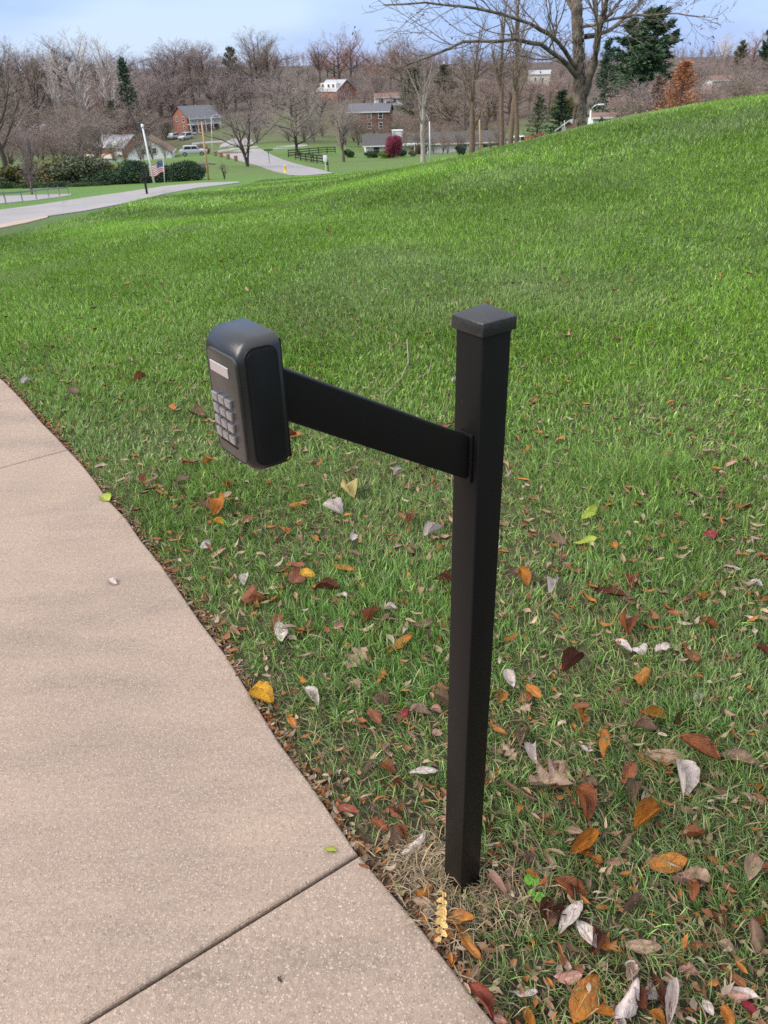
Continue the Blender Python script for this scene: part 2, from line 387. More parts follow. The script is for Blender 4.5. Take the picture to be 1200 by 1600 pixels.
strip('street', [(455, 274), (428, 268), (400, 258), (372, 251), (350, 243), (340, 236), (345, 226), (362, 217)], [(522, 271.5), (500, 265), (462, 256), (440, 249), (420, 240), (408, 233), (396, 225), (392, 216)], ASPH, 'pale asphalt street winding up past the brick house', .03, 40, y0=45)
strip('driveway', [(300, 226), (320, 224), (350, 222)], [(300, 223.5), (320, 221.5), (350, 219.5)], ASPH, 'narrow pale driveway in front of the porch house', .035, 12, 'driveway', y0=60)
strip('driveway', [(425, 233), (450, 232), (480, 228)], [(432, 229), (455, 227), (480, 224)], ASPH, 'short driveway joining the winding street', .036, 12, 'driveway', y0=60)

# ------------------------------------------------------------------ the post, its arm and the key lock box
def powder(name, c, r, br=300.0, bs=.05):
    return mat(name, c, r, tuple(k * 1.5 for k in c), 14, 3, bs, br, spec=.5)
BLK = mat('black_powder_coat', (.0085, .0076, .0072), .40, (.045, .042, .04), 70, 8, .05, 300, spec=.16, contrast=(.68, .86))
BOXM = mat('black_moulded_plastic', (.006, .0058, .0068), .28, (.009, .0088, .0095), 14, 3, .03, 500, spec=.55)
SIDEM = mat('black_side_cover', (.006, .006, .0065), .42, (.009, .009, .0095), 14, 3, .03, 500, spec=.2)
FACEM = mat('satin_bronze_grey', (.062, .053, .048), .34, (.052, .045, .041), 200, metal=.3, spec=.5)
DARKM = mat('black_rubber_and_gap_shade', (.004, .004, .0045), .6)  # also the painted shadow gap on the lock box
KEYM = mat('brushed_grey_metal', (.46, .44, .46), .28, metal=.85)
LABM = mat('pale_metal_plate', (.62, .55, .55), .35, metal=.7)
PR = math.radians(36.0)
_fr = at_z(720, 1395); _pc3 = _fr + .028 * (np.array([math.cos(PR), math.sin(PR), 0]) + np.array([-math.sin(PR), math.cos(PR), 0]))
def post():
    root = thing('post', 'black square metal post with low pyramid cap standing at the pavement edge', 'post', (_pc3[0], _pc3[1], 0), PR)
    MB().box((0, 0, .565), (.056, .056, 1.33)).build('shaft', BLK, root, bevel=.0035, seg=3)
    b = MB(); h = .0322
    b.add([(-h, -h, 1.228), (h, -h, 1.228), (h, h, 1.228), (-h, h, 1.228), (-h, -h, 1.2475), (h, -h, 1.2475), (h, h, 1.2475), (-h, h, 1.2475),
           (-.004, -.004, 1.262), (.004, -.004, 1.262), (.004, .004, 1.262), (-.004, .004, 1.262)],
          [(3, 2, 1, 0), (0, 1, 5, 4), (1, 2, 6, 5), (2, 3, 7, 6), (3, 0, 4, 7), (4, 5, 9, 8), (5, 6, 10, 9), (6, 7, 11, 10), (7, 4, 8, 11), (8, 9, 10, 11)])
    b.build('cap', mat('weathered_cap_coat', (.014, .0135, .014), .38, (.032, .031, .031), 60, 6, .10, 120, spec=.5, contrast=(.56, .8)), root, bevel=.0012, seg=2)
    # arm: square tube welded to the left face, rising outward
    x0, x1 = -.0335, -.3500; zb0, zt0, zb1, zt1 = 1.0035, 1.0755, 1.1935, 1.2610
    b = MB(); y = .0126
    b.add([(x0, -y, zb0), (x0, y, zb0), (x0, y, zt0), (x0, -y, zt0), (x1, -y, zb1), (x1, y, zb1), (x1, y, zt1), (x1, -y, zt1)],
          [(0, 1, 2, 3), (7, 6, 5, 4), (0, 4, 5, 1), (1, 5, 6, 2), (2, 6, 7, 3), (3, 7, 4, 0)])
    b.build('arm', BLK, root, bevel=.0032, seg=3)
    MB().box((-.0307, -.002, 1.0385), (.0052, .032, .080)).build('weld_plate', BLK, root, bevel=.0022, seg=2)
    return root
POST = post()
def lockbox():
    root = thing('lock_box', 'black key lock box with push button keypad mounted on the post arm', 'lock box', (_pc3[0], _pc3[1], 0), PR)
    # side outline in (x, z), rounded at the front
    def arc(cx, cz, r, a0, a1, n=8): return [(cx + r * math.cos(math.radians(a0 + (a1 - a0) * k / n)), cz + r * math.sin(math.radians(a0 + (a1 - a0) * k / n))) for k in range(n + 1)]
    prof = arc(-.362, 1.155, .011, -88, -5, 4) + [(-.3508, 1.3030)] + arc(-.3755, 1.2755, .0270, 84, 172) + [(-.4030, 1.20)] + arc(-.3835, 1.1635, .0195, 182, 268)
    bm = bmesh.new()
    y0, y1, ch = -.0462, .0560, .012
    N = len(prof); cxz = np.mean(np.array(prof), 0)
    rings = []
    for y, s in ((y0, 1.0), (y0 + .003, .5), (y0 + .0075, .16), (y0 + ch, 0.0), (y1 - .022, 0.0), (y1 - .013, .25), (y1 - .005, .8), (y1, 1.6)):
        rg = []
        for i, (x, z) in enumerate(prof):
            k = .011 * s
            fx = x + (k if x < -.36 else 0); fz = z + (cxz[1] - z) / .08 * k * .85
            rg.append(bm.verts.new((fx, y, fz)))
        rings.append(rg)
    for a, b_ in zip(rings, rings[1:]):
        for i in range(N): bm.faces.new((a[i], a[(i + 1) % N], b_[(i + 1) % N], b_[i]))
    bm.faces.new(rings[0]); bm.faces.new(rings[-1][::-1])
    bmesh.ops.recalc_face_normals(bm, faces=bm.faces)
    me = bpy.data.meshes.new('housing'); bm.to_mesh(me); bm.free()
    me.polygons.foreach_set('use_smooth', np.ones(len(me.polygons), bool))
    try: me.set_sharp_from_angle(angle=math.radians(50))
    except Exception: pass
    ob('housing', me, BOXM, root)
    MB().box((-.3495, .0040, 1.2250), (.004, .096, .144)).build('back_plate', BLK, root, bevel=.0015, seg=2)
    # rounded side cover; the black plate round it paints in a shadow gap
    def rr(cx, cz, w, h, r, n=5):
        P = []
        for sx, sz, a in ((1, 1, 0), (-1, 1, 90), (-1, -1, 180), (1, -1, 270)):
            P += arc(cx + sx * (w / 2 - r), cz + sz * (h / 2 - r), r, a, a + 90, n)
        return P
    MB().prism(rr(-.3755, 1.2235, .041, .140, .013), 'y', y0 - .0004, y0 + .004).build('shadow_gap', DARKM, root)
    MB().prism(rr(-.3748, 1.2232, .038, .136, .012), 'y', y0 - .0016, y0 + .004).build('side_cover', SIDEM, root, bevel=.0010, seg=2)
    # front: thin dark seam, face plate, name plate, twelve keys
    MB().prism(rr(-.0022, 1.2185, .070, .128, .010), 'x', -.4036, -.400).build('seam', DARKM, root)
    MB().prism(rr(-.0050, 1.2200, .069, .126, .009), 'x', -.4044, -.400).build('face_plate', FACEM, root, bevel=.0006, seg=2)
    MB().box((-.4049, .0010, 1.2625), (.0016, .044, .0125)).build('name_plate', LABM, root, bevel=.0005, seg=1)
    for r in range(4):
        for c in range(3):
            k = MB().box((-.4062, .0180 - c * .0162, 1.2262 - r * .0148), (.0045, .0132, .0098)).build('key', KEYM, root, bevel=.0007, seg=2)
    MB().box((-.4047, .0010, 1.1710), (.0010, .042, .0016)).build('groove', DARKM, root)
    return root
LOCK = lockbox()

# ------------------------------------------------------------------ grass: blades of real geometry
def grass():
    bx = []; 
    def region(y0, y1, dens, margin):
        n = 0; out = []
        ys = y0; area_w = 0
        # sample uniformly in the trapezoid of the view, with a margin either side
        wl = lambda y: -(.50 * np.maximum(y, .3) * 1.08 + margin); wr = lambda y: (.50 * np.maximum(y, .3) * 1.12 + margin)
        ym = np.linspace(y0, y1, 50); A = np.trapezoid(wr(ym) - wl(ym), ym) if hasattr(np, 'trapezoid') else np.trapz(wr(ym) - wl(ym), ym)
        m = int(A * dens)
        y = RNG.uniform(y0, y1, int(m * 2.4)); wmax = wr(y1) - wl(y1)
        x = RNG.uniform(wl(y1), wr(y1), len(y)); k = (x > wl(y)) & (x < wr(y)); x = x[k][:m]; y = y[k][:m]
        return x, y
    sets = [(0.3, 1.7, 26000, .42, .0024, .056, 3), (1.7, 3.2, 19000, .45, .0029, .053, 2), (3.2, 6.0, 10500, .6, .0046, .048, 2), (6.0, 11.0, 4600, .8, .0078, .046, 1), (11.0, 20.0, 1700, 1.0, .013, .050, 1), (20., 44., 230, 2., .028, .075, 1)]
    VV = []; FQ = []; FT = []; CC = []; base = 0
    for y0, y1, dens, mg, bw, bh, seg in sets:
        x, y = region(y0, y1, dens, mg)
        # tufting: pull part of the blades towards clump centres
        cl = RNG.random(len(x)) < .45
        gx = np.floor(x / .06) * .06 + .03; gy = np.floor(y / .06) * .06 + .03
        hx = vnoise(gx, gy, .061, 3) * .05; hy = vnoise(gx, gy, .061, 4) * .05
        x = np.where(cl, gx + hx - .025 + (x - gx) * .5, x); y = np.where(cl, gy + hy - .025 + (y - gy) * .5, y)
        e = x - edge_x(y)
        d = np.hypot(x - _pc3[0], y - _pc3[1])
        bare = np.exp(-((x - .03) / .13) ** 2 - ((y - 1.07) / .085) ** 2) + .9 * np.exp(-((x - .26) / .07) ** 2 - ((y - 1.03) / .06) ** 2) + .8 * np.exp(-((x - .10) / .07) ** 2 - ((y - .93) / .07) ** 2)
        thin = np.clip(fbm(x, y, .5, 21) * 2.6 - 1.05, 0, 1) * np.clip(1.1 - (y - .8) * .16, .15, 1)
        keep = (e > .012) & (RNG.random(len(x)) > bare * 1.1) & (RNG.random(len(x)) > .55 * thin) & ((e > .05) | (RNG.random(len(x)) > .55))
        keep &= (d > .042) & ~((y > 20) & (x < -6) & (y > 24 + (x + 14) * 1.2 + 0))
        x = x[keep]; y = y[keep]; thin = thin[keep]; e = e[keep]; n = len(x)
        z = terr(x, y)
        lush = fbm(x, y, .7, 31); lush2 = fbm(x, y, 2.6, 41)
        tuft = np.exp(-((x - 1.13) / .28) ** 2 - ((y - 2.95) / .16) ** 2)
        h = bh * (.55 + .75 * RNG.random(n)) * (.75 + .55 * lush) * (1 - .35 * thin) * (1 + .8 * tuft)
        h *= np.where(e < .08, .8, 1)
        w = bw * (.7 + .7 * RNG.random(n))
        az = RNG.uniform(0, 2 * math.pi, n); lean = np.abs(RNG.normal(0, .62, n)) * (1 + .5 * thin)
        lean = np.clip(lean + .15, .05, 1.35)
        # wide patches where the blades lean one way
        paz = vnoise(x, y, .55, 51) * 6.28; az = np.where(RNG.random(n) < .35, paz + RNG.normal(0, .6, n), az)
        dx = np.cos(az); dy = np.sin(az); fz = RNG.uniform(0, math.pi, n); px = np.cos(fz); py = np.sin(fz)
        # colours: blue green near, fresher green further up, straw mixed in
        r = RNG.random(n)[:, None]
        gA = np.array([.042, .108, .026]); gC = np.array([.22, .34, .095]); straw = np.array([.34, .27, .135])
        fresh = np.clip((y - 1.2) / 3.0, 0, 1)[:, None]
        c = gA * (1 - r) + gC * r
        cf = np.array([.060, .155, .008]) * (1 - r) + np.array([.245, .40, .050]) * r
        c = c * (1 - fresh) + cf * fresh
        c *= ((.84 + .34 * np.clip(lush2 * 2.0 - .5, 0, 1)) * np.exp(RNG.normal(-.04, .34, n)))[:, None]
        hl = RNG.random(n) < .10; c[hl] = c[hl] * .6 + np.array([.26, .34, .13]) * .55  # pale highlights put into the colour of some blades
        pale = np.clip(fbm(x, y, 1.5, 61) * 3.2 - 1.55, 0, 1)[:, None]
        c = c * (1 - .55 * pale) + np.array([.21, .27, .11]) * .55 * pale * (.6 + .8 * r)
        st = RNG.random(n) < (.06 + .36 * thin + .08 * pale[:, 0] + .10 * (e < .15)) * np.clip(1.25 - y * .13, .10, 1)
        c[st] = straw * (.5 + .75 * RNG.random(st.sum()))[:, None]
        lean[st] = np.clip(lean[st] + .4, 0, 1.45)
        # faint mowing stripes lower down the slope
        if y0 >= 6: c *= (1 + .30 * np.sin((x * .8 + y * .55) * 1.6) * np.clip((y - 8) / 8, 0, 1))[:, None]
        P0 = np.stack([x, y, z], 1); W_ = np.stack([px * w / 2, py * w / 2, np.zeros(n)], 1)
        def pt(t):
            a = lean * (.35 + .65 * t)
            return P0 + np.stack([dx * np.sin(a) * h * t, dy * np.sin(a) * h * t, np.cos(a) * h * t], 1)
        if seg == 3:
            V = np.stack([P0 - W_, P0 + W_, pt(.4) - W_ * .95, pt(.4) + W_ * .95, pt(.75) - W_ * .7, pt(.75) + W_ * .7, pt(1.0)], 1); k = 7
            q = [(0, 1, 3, 2), (2, 3, 5, 4)]; tr = [(4, 5, 6)]
        elif seg == 2:
            V = np.stack([P0 - W_, P0 + W_, pt(.55) - W_ * .9, pt(.55) + W_ * .9, pt(1.0)], 1); k = 5; q = [(0, 1, 3, 2)]; tr = [(2, 3, 4)]
        else:
            V = np.stack([P0 - W_, P0 + W_, pt(1.0)], 1); k = 3; q = []; tr = [(0, 1, 2)]
        idx = base + k * np.arange(n)[:, None, None]
        if q: FQ.append((idx + np.array(q)[None]).reshape(-1, 4))
        FT.append((idx + np.array(tr)[None]).reshape(-1, 3))
        VV.append(V.reshape(-1, 3)); CC.append(np.repeat(c, k, 0)); base += n * k
    me = mesh_np('grass', np.concatenate(VV), np.concatenate(FQ), np.concatenate(FT), np.concatenate(CC))
    m = mat('grass_blade', (.1, .2, .05), .42, (.92, .95, .9), 3, vcol=True, trans=.30, spec=.5)
    o = ob('grass', me, m); tag(o, 'mown green lawn grass with straw mixed in', 'grass', kind='stuff')
    print('grass faces', len(me.polygons))
grass()

# ------------------------------------------------------------------ fallen leaves
LK = {'amber': ((.42, .165, .018), (.27, .085, .012)), 'rust': ((.26, .085, .028), (.15, .042, .016)), 'darkrust': ((.12, .038, .018), (.06, .02, .012)),
      'brown': ((.20, .125, .085), (.11, .066, .045)), 'tan': ((.40, .275, .195), (.25, .165, .115)), 'white': ((.58, .50, .47), (.40, .32, .29)),
      'pink': ((.47, .27, .21), (.33, .17, .13)), 'crimson': ((.27, .028, .045), (.15, .015, .025)), 'yellow': ((.60, .36, .03), (.45, .20, .02)),
      'cream': ((.55, .45, .19), (.40, .30, .12)), 'lime': ((.36, .42, .06), (.25, .28, .05)), 'redbrown': ((.27, .075, .05), (.16, .045, .03))}
LWORD = {'amber': 'amber', 'rust': 'rust brown', 'darkrust': 'dark chestnut', 'brown': 'dull brown', 'tan': 'dry tan', 'white': 'whitish upturned', 'pink': 'pinkish tan',
         'crimson': 'crimson', 'yellow': 'yellow', 'cream': 'cream coloured', 'lime': 'lime green', 'redbrown': 'red brown'}
LMAT = {k: mat('leaf_' + LWORD[k].replace(' ', '_'), a, .5 if k in ('amber', 'rust', 'yellow', 'redbrown') else .8, b, 3.2, 7, .5, 16, trans=.12, spec=.4 if k in ('amber', 'rust') else .2, vmul=True) for k, (a, b) in LK.items()}
def leaf_mesh(seed, kind):
    """unit leaf along x (length 1), with folded midrib, curl, ragged edge, veins and a stalk"""
    r = random.Random(seed); nx, ny = 17, 4
    fold = r.uniform(.2, 1.0); curl = r.uniform(-.5, 1.5); tw = r.uniform(-.9, .9); bend = r.uniform(-.35, .35); ph = r.uniform(0, 6); cup = r.uniform(-.9, .9); crum = .022 if kind == 'lance' else .05
    V = []; Cv = []
    for i in range(nx):
        t = i / (nx - 1)
        w = (math.sin(math.pi * t ** .9) ** .8 * .5) if 0 < t < 1 else 0
        if kind == 'oak': w = (math.sin(math.pi * t ** .75) ** .6 * .5) * (.66 + .34 * math.cos(t * 24 + ph)) if 0 < t < 1 else 0
        if kind == 'round': w = math.sin(math.pi * t ** 1.1) ** .6 * .5 if 0 < t < 1 else 0
        for j in range(-ny, ny + 1):
            v = j / ny; rag = 1 + (.10 * math.sin(t * 31 + ph * 3 + j) + r.uniform(-.07, .07)) * abs(v) ** 3 * (.3 if kind == 'lance' else 1)
            y = v * w * rag; x = t - .5 + (0 if kind != 'oak' else .10 * abs(v) * w) + .03 * abs(v)
            z = fold * abs(y) * .8 + cup * y * y * 2.2 + curl * .34 * (t - .5) ** 2 + crum * (math.sin(8 * t + ph + 2 * v) + .6 * math.sin(15 * t - 5 * v + ph * 2)) * (abs(v) + .3)
            a = tw * (t - .5) * 1.4; y2 = y * math.cos(a) - z * math.sin(a); z2 = y * math.sin(a) + z * math.cos(a)
            V.append((x, y2 + bend * (t - .5) ** 2, z2))
            vein = 1.22 if j == 0 else (1 + .10 * math.sin(t * 40 - abs(v) * 9)); edge = 1 - .38 * abs(v) ** 4 * r.uniform(.3, 1.3) - .3 * max(0, t - .88) / .12 - (.35 if r.random() < .03 else 0)
            Cv.append(max(.25, vein * edge))
    n = 2 * ny + 1
    Fs = [(i * n + j, (i + 1) * n + j, (i + 1) * n + j + 1, i * n + j + 1) for i in range(nx - 1) for j in range(n - 1)]
    b = MB(); b.v = V; b.f = Fs
    c = V[n + ny]; q = lambda k: V[k * n + ny]
    b.tube([(-.66, .02, c[2] + .03), (-.55, .0, c[2] + .004), (q(3)[0], q(3)[1], q(3)[2] - .004), (q(12)[0], q(12)[1], q(12)[2] - .003)], [.010, .011, .010, .003], 4)
    me = bpy.data.meshes.new('leaf'); me.from_pydata(b.v, [], b.f); me.update()
    me.polygons.foreach_set('use_smooth', np.ones(len(me.polygons), bool))
    at = me.color_attributes.new('Col', 'FLOAT_COLOR', 'POINT'); cc = np.ones((len(b.v), 4), np.float32); cc[:len(Cv), :3] = np.array(Cv)[:, None]; at.data.foreach_set('color', cc.ravel())
    me.materials.append(LMAT['tan'])
    return me
LEAFM = {k: [leaf_mesh(10 * i + s, k) for s in range(8)] for i, k in enumerate(('lance', 'oak', 'round'))}
leaves = []
def put_leaf(p, yaw, length, wr, kind, tilt, roll, shape, flip=False):
    me = random.choice(LEAFM[shape])
    o = ob('leaf', me, None, None, p); o.material_slots[0].link = 'OBJECT'; o.material_slots[0].material = LMAT[kind]
    o.scale = (length, length * wr * 1.12, length * (.8 if not flip else -.8))
    o.rotation_euler = (roll, tilt, yaw); leaves.append((o, kind, shape)); return o
HERO = '''946 1122 946 1203 .24 amber|1000 1112 1046 1122 .4 amber|1005 1178 1072 1183 .36 tan|1057 1158 1123 1195 .2 rust|1122 1177 1185 1192 .36 tan|1063 1188 1063 1240 .5 white
1011 1223 1008 1273 .28 white|988 1220 988 1257 .5 brown|903 1230 915 1287 .42 rust|1030 1263 992 1303 .45 amber|890 1333 935 1302 .38 amber|1007 1347 1077 1347 .5 amber
1063 1377 1108 1373 .7 tan|912 1403 875 1457 .36 white|903 1430 933 1483 .42 white|975 1473 1037 1480 .36 tan|873 1487 900 1533 .34 rust|930 1520 893 1597 .48 amber
820 1570 837 1604 .5 amber|923 1583 963 1590 .42 amber|997 1537 960 1597 .36 white|980 1497 990 1537 .4 white|1017 1523 1040 1583 .4 darkrust|1057 1530 1047 1600 .27 white
1133 1547 1173 1557 .55 pink|1160 1563 1183 1577 .6 crimson|1100 1557 1117 1583 .6 white|1013 1577 1042 1597 .5 amber|830 1240 892 1203 .8 tan o|640 1209 689 1200 .4 white|590 1197 617 1209 .6 rust
620 1125 637 1106 .5 crimson|676 1147 690 1147 .7 tan|626 1337 667 1300 .34 white|765 1134 790 1147 .55 amber|785 1162 809 1184 .7 tan o|829 1159 839 1194 .42 white|781 1222 842 1253 .13 brown
526 1259 561 1275 .5 redbrown|707 1445 750 1498 .3 amber|735 1540 770 1597 .34 redbrown|770 1587 792 1597 .5 pink|390 1082 427 1105 .5 yellow|508 1326 525 1331 .5 lime|168 905 182 913 .5 white|162 780 173 790 .7 lime
450 790 480 783 .45 amber|532 768 557 778 .5 cream|503 792 537 800 .5 white|633 827 642 805 .42 rust|660 835 693 828 .42 white|638 847 653 862 .5 brown|448 880 477 885 .45 rust|458 922 468 890 .5 rust
465 892 493 897 .55 yellow|542 857 568 867 .45 brown|520 882 555 890 .28 amber|492 920 533 927 .4 darkrust|517 932 535 940 .5 rust|678 905 710 908 .42 darkrust|652 937 677 937 .42 rust|568 972 597 955 .4 rust
600 953 620 953 .6 white|604 1015 645 993 .34 amber|645 980 677 973 .5 brown|677 970 708 973 .4 rust|543 1043 573 1013 .8 tan o|520 983 538 980 .7 pink|437 970 443 1000 .45 white|423 980 440 957 .45 rust
468 1060 483 1068 .55 amber|475 1073 497 1102 .36 white|683 1070 702 1078 .5 rust|577 1107 593 1137 .5 rust|673 1107 690 1117 .5 pink|675 1150 690 1137 .6 pink|450 1117 463 1140 .38 amber|543 1063 560 1077 .7 tan
993 1076 1013 1043 .42 amber|880 1057 910 1029 .45 darkrust|822 1066 845 1100 .38 amber|810 1095 834 1083 .55 rust|801 1111 832 1104 .8 tan o|966 964 983 999 .42 rust|960 997 987 1020 .4 white|987 1017 1011 1003 .6 white
1090 968 1125 983 .32 rust|1072 994 1088 996 .6 rust|1179 1010 1202 1023 .5 darkrust|855 931 873 910 .38 white|810 890 824 911 .6 amber|797 905 806 890 .5 brown|960 922 992 936 .45 brown|990 920 997 897 .5 crimson
953 850 965 859 .7 amber|890 850 934 845 .42 lime|909 813 932 794 .36 lime|1107 827 1114 845 .6 crimson|1093 715 1119 717 .5 tan|1132 736 1149 731 .6 pink|1037 722 1051 722 .7 pink|937 752 957 754 .5 tan
832 679 848 684 .5 amber|866 701 883 693 .5 amber|827 637 841 628 .6 rust|102 610 125 606 .5 rust|105 623 127 622 .5 tan|210 603 232 597 .5 rust|185 632 202 635 .5 rust|265 647 277 652 .6 amber|297 650 330 660 .5 brown
285 732 315 733 .5 rust|242 773 263 780 .5 amber|315 860 327 843 .5 white|328 870 353 850 .45 pink|382 913 387 897 .6 white|383 950 398 915 .45 rust|333 807 348 793 .6 amber|332 817 350 819 .4 yellow|377 817 395 800 .5 rust
454 695 471 684 .6 amber|452 722 460 716 .8 amber|705 604 716 602 .9 white|1090 1040 1075 1000 .4 rust|930 920 980 935 .3 darkrust|1180 1340 1165 1380 .5 tan|1120 1470 1150 1490 .5 tan|850 1325 870 1350 .5 tan
1010 1400 975 1425 .3 brown|760 1370 790 1400 .4 pink|560 1350 578 1356 .3 rust|600 1160 612 1180 .4 tan|590 1180 575 1195 .35 tan|700 1230 725 1236 .5 tan|1075 1105 1050 1135 .3 darkrust|790 1050 803 1075 .5 white|1130 1110 1150 1118 .6 tan'''
for e in HERO.replace('\n', '|').split('|'):
    q = e.split(); x1, y1, x2, y2, wr = map(float, q[:5]); kind = q[5]; shape = 'oak' if len(q) > 6 else ('round' if wr > .62 else 'lance')
    pv = bool(on_pave(*at_z((x1 + x2) / 2, (y1 + y2) / 2)[:2]))
    def grd(a, b):
        p = at_z(a, b, .004 if pv else .012)
        if np.hypot(p[0], p[1]) > 2.8: p = hit(a, b)
        return p
    A = grd(x1, y1); B = grd(x2, y2); c = (A + B) / 2; L = np.linalg.norm((B - A)[:2])
    # foreshortened leaves lie tilted, so that they are no longer than a real one
    L = min(L, .125); L = max(L, .03)
    c[2] = (.004 if pv else tz(c[0], c[1]) + random.uniform(.018, .038))
    yaw = math.atan2(*(B - A)[[1, 0]])
    put_leaf(c, yaw + (math.pi if random.random() < .5 else 0), L, min(wr * .86, .8), kind, random.uniform(-.08, .08) if pv else random.uniform(-.25, .25), random.uniform(-.06, .06) if pv else random.uniform(-.45, .45), shape)
    if pv: leaves[-1][0].scale[2] *= .35
# smaller leaves scattered over the lawn, thinning up the slope
KINDS = ['tan'] * 5 + ['brown'] * 5 + ['rust'] * 5 + ['amber'] * 2 + ['pink'] * 4 + ['white'] * 3 + ['darkrust'] * 3
def scatter_spots(n, seed):
    r = random.Random(seed); out = []
    while len(out) < n:
        px = r.uniform(-60, 1260); py = 1600 - 1340 * r.random() ** .8 if r.random() < .78 else r.uniform(560, 1000)
        if seed == 5 and r.random() < .42: px = r.uniform(560, 1230); py = r.uniform(1080, 1620)
        if py < 300 and r.random() < .6: continue
        if px > 480 and py < 640 and r.random() < .45: continue
        p = at_z(px, py) if py > 700 else hit(px, py)
        if p[1] > 24: continue
        if on_pave(p[0], p[1], .03) : continue
        if math.hypot(p[0] - _pc3[0], p[1] - _pc3[1]) < .06: continue
        out.append((p, r))
    return out
for p, r in scatter_spots(300 - len(leaves), 5):
    near = p[1] < 2.2
    kind = r.choice(KINDS); L = r.uniform(.035, .07) if near else r.uniform(.05, .095)
    sh = r.choice(['lance', 'lance', 'lance', 'lance', 'round', 'oak'])
    z = tz(p[0], p[1]) + (r.uniform(.012, .032) if near else r.uniform(.022, .042))
    put_leaf((p[0], p[1], z), r.uniform(0, 6.28), L, r.uniform(.28, .5) if sh == 'lance' else r.uniform(.42, .65), kind, r.uniform(-.5, .5), r.uniform(-.6, .6), sh)
def label_leaves():
    info = []
    for o, kind, shape in leaves:
        u, v, w = proj(o.location); d = w
        L = o.scale[0]; sz = 'large' if L > .085 else ('small' if L < .05 else '')
        sh = {'oak': 'crumpled lobed leaf', 'round': 'broad leaf', 'lance': 'narrow leaf' if o.scale[1] / L < .42 else 'oval leaf'}[shape]
        x, y = o.location[0], o.location[1]; e = x - float(edge_x(y))
        if e < 0: zone = 'on the bare pavement'
        elif e < .10: zone = 'along the pavement edge'
        elif math.hypot(x - _pc3[0], y - _pc3[1]) < .22: zone = 'at the foot of the black post'
        elif v > 1400: zone = 'in the bottom right grass'
        elif v > 1100: zone = 'beside the post foot'
        elif v > 900: zone = 'in the grass right of the post' if u > 740 else 'between pavement and post'
        elif v > 680: zone = 'on the lawn behind the post' if u > 740 else 'on the lawn below the lock box'
        elif v > 480: zone = 'on the lawn right of the post cap' if u > 740 else ('on the lawn left of the lock box' if u < 400 else 'on the lawn above the arm')
        else: zone = 'far up the lawn slope' if u > 600 else 'far down the lawn'
        info.append([o, ' '.join(f'{sz} {LWORD[kind]} {sh}'.split()), zone, u, v])
    gr = {}
    for i in info: gr.setdefault((i[1], i[2]), []).append(i)
    for (a, z), it in gr.items():
        it.sort(key=lambda i: -i[4])
        for n, i in enumerate(it):
            lab = f'{a} {z}'
            if len(it) > 1: lab += ', the nearest' if n == 0 else (', the farthest' if n == len(it) - 1 else ', ' + ('', 'second', 'third', 'fourth', 'fifth', 'sixth', 'seventh', 'eighth', 'ninth', 'tenth')[min(n, 9)] + ' nearest')
            tag(i[0], lab, 'leaf', 'fallen leaves')
label_leaves()

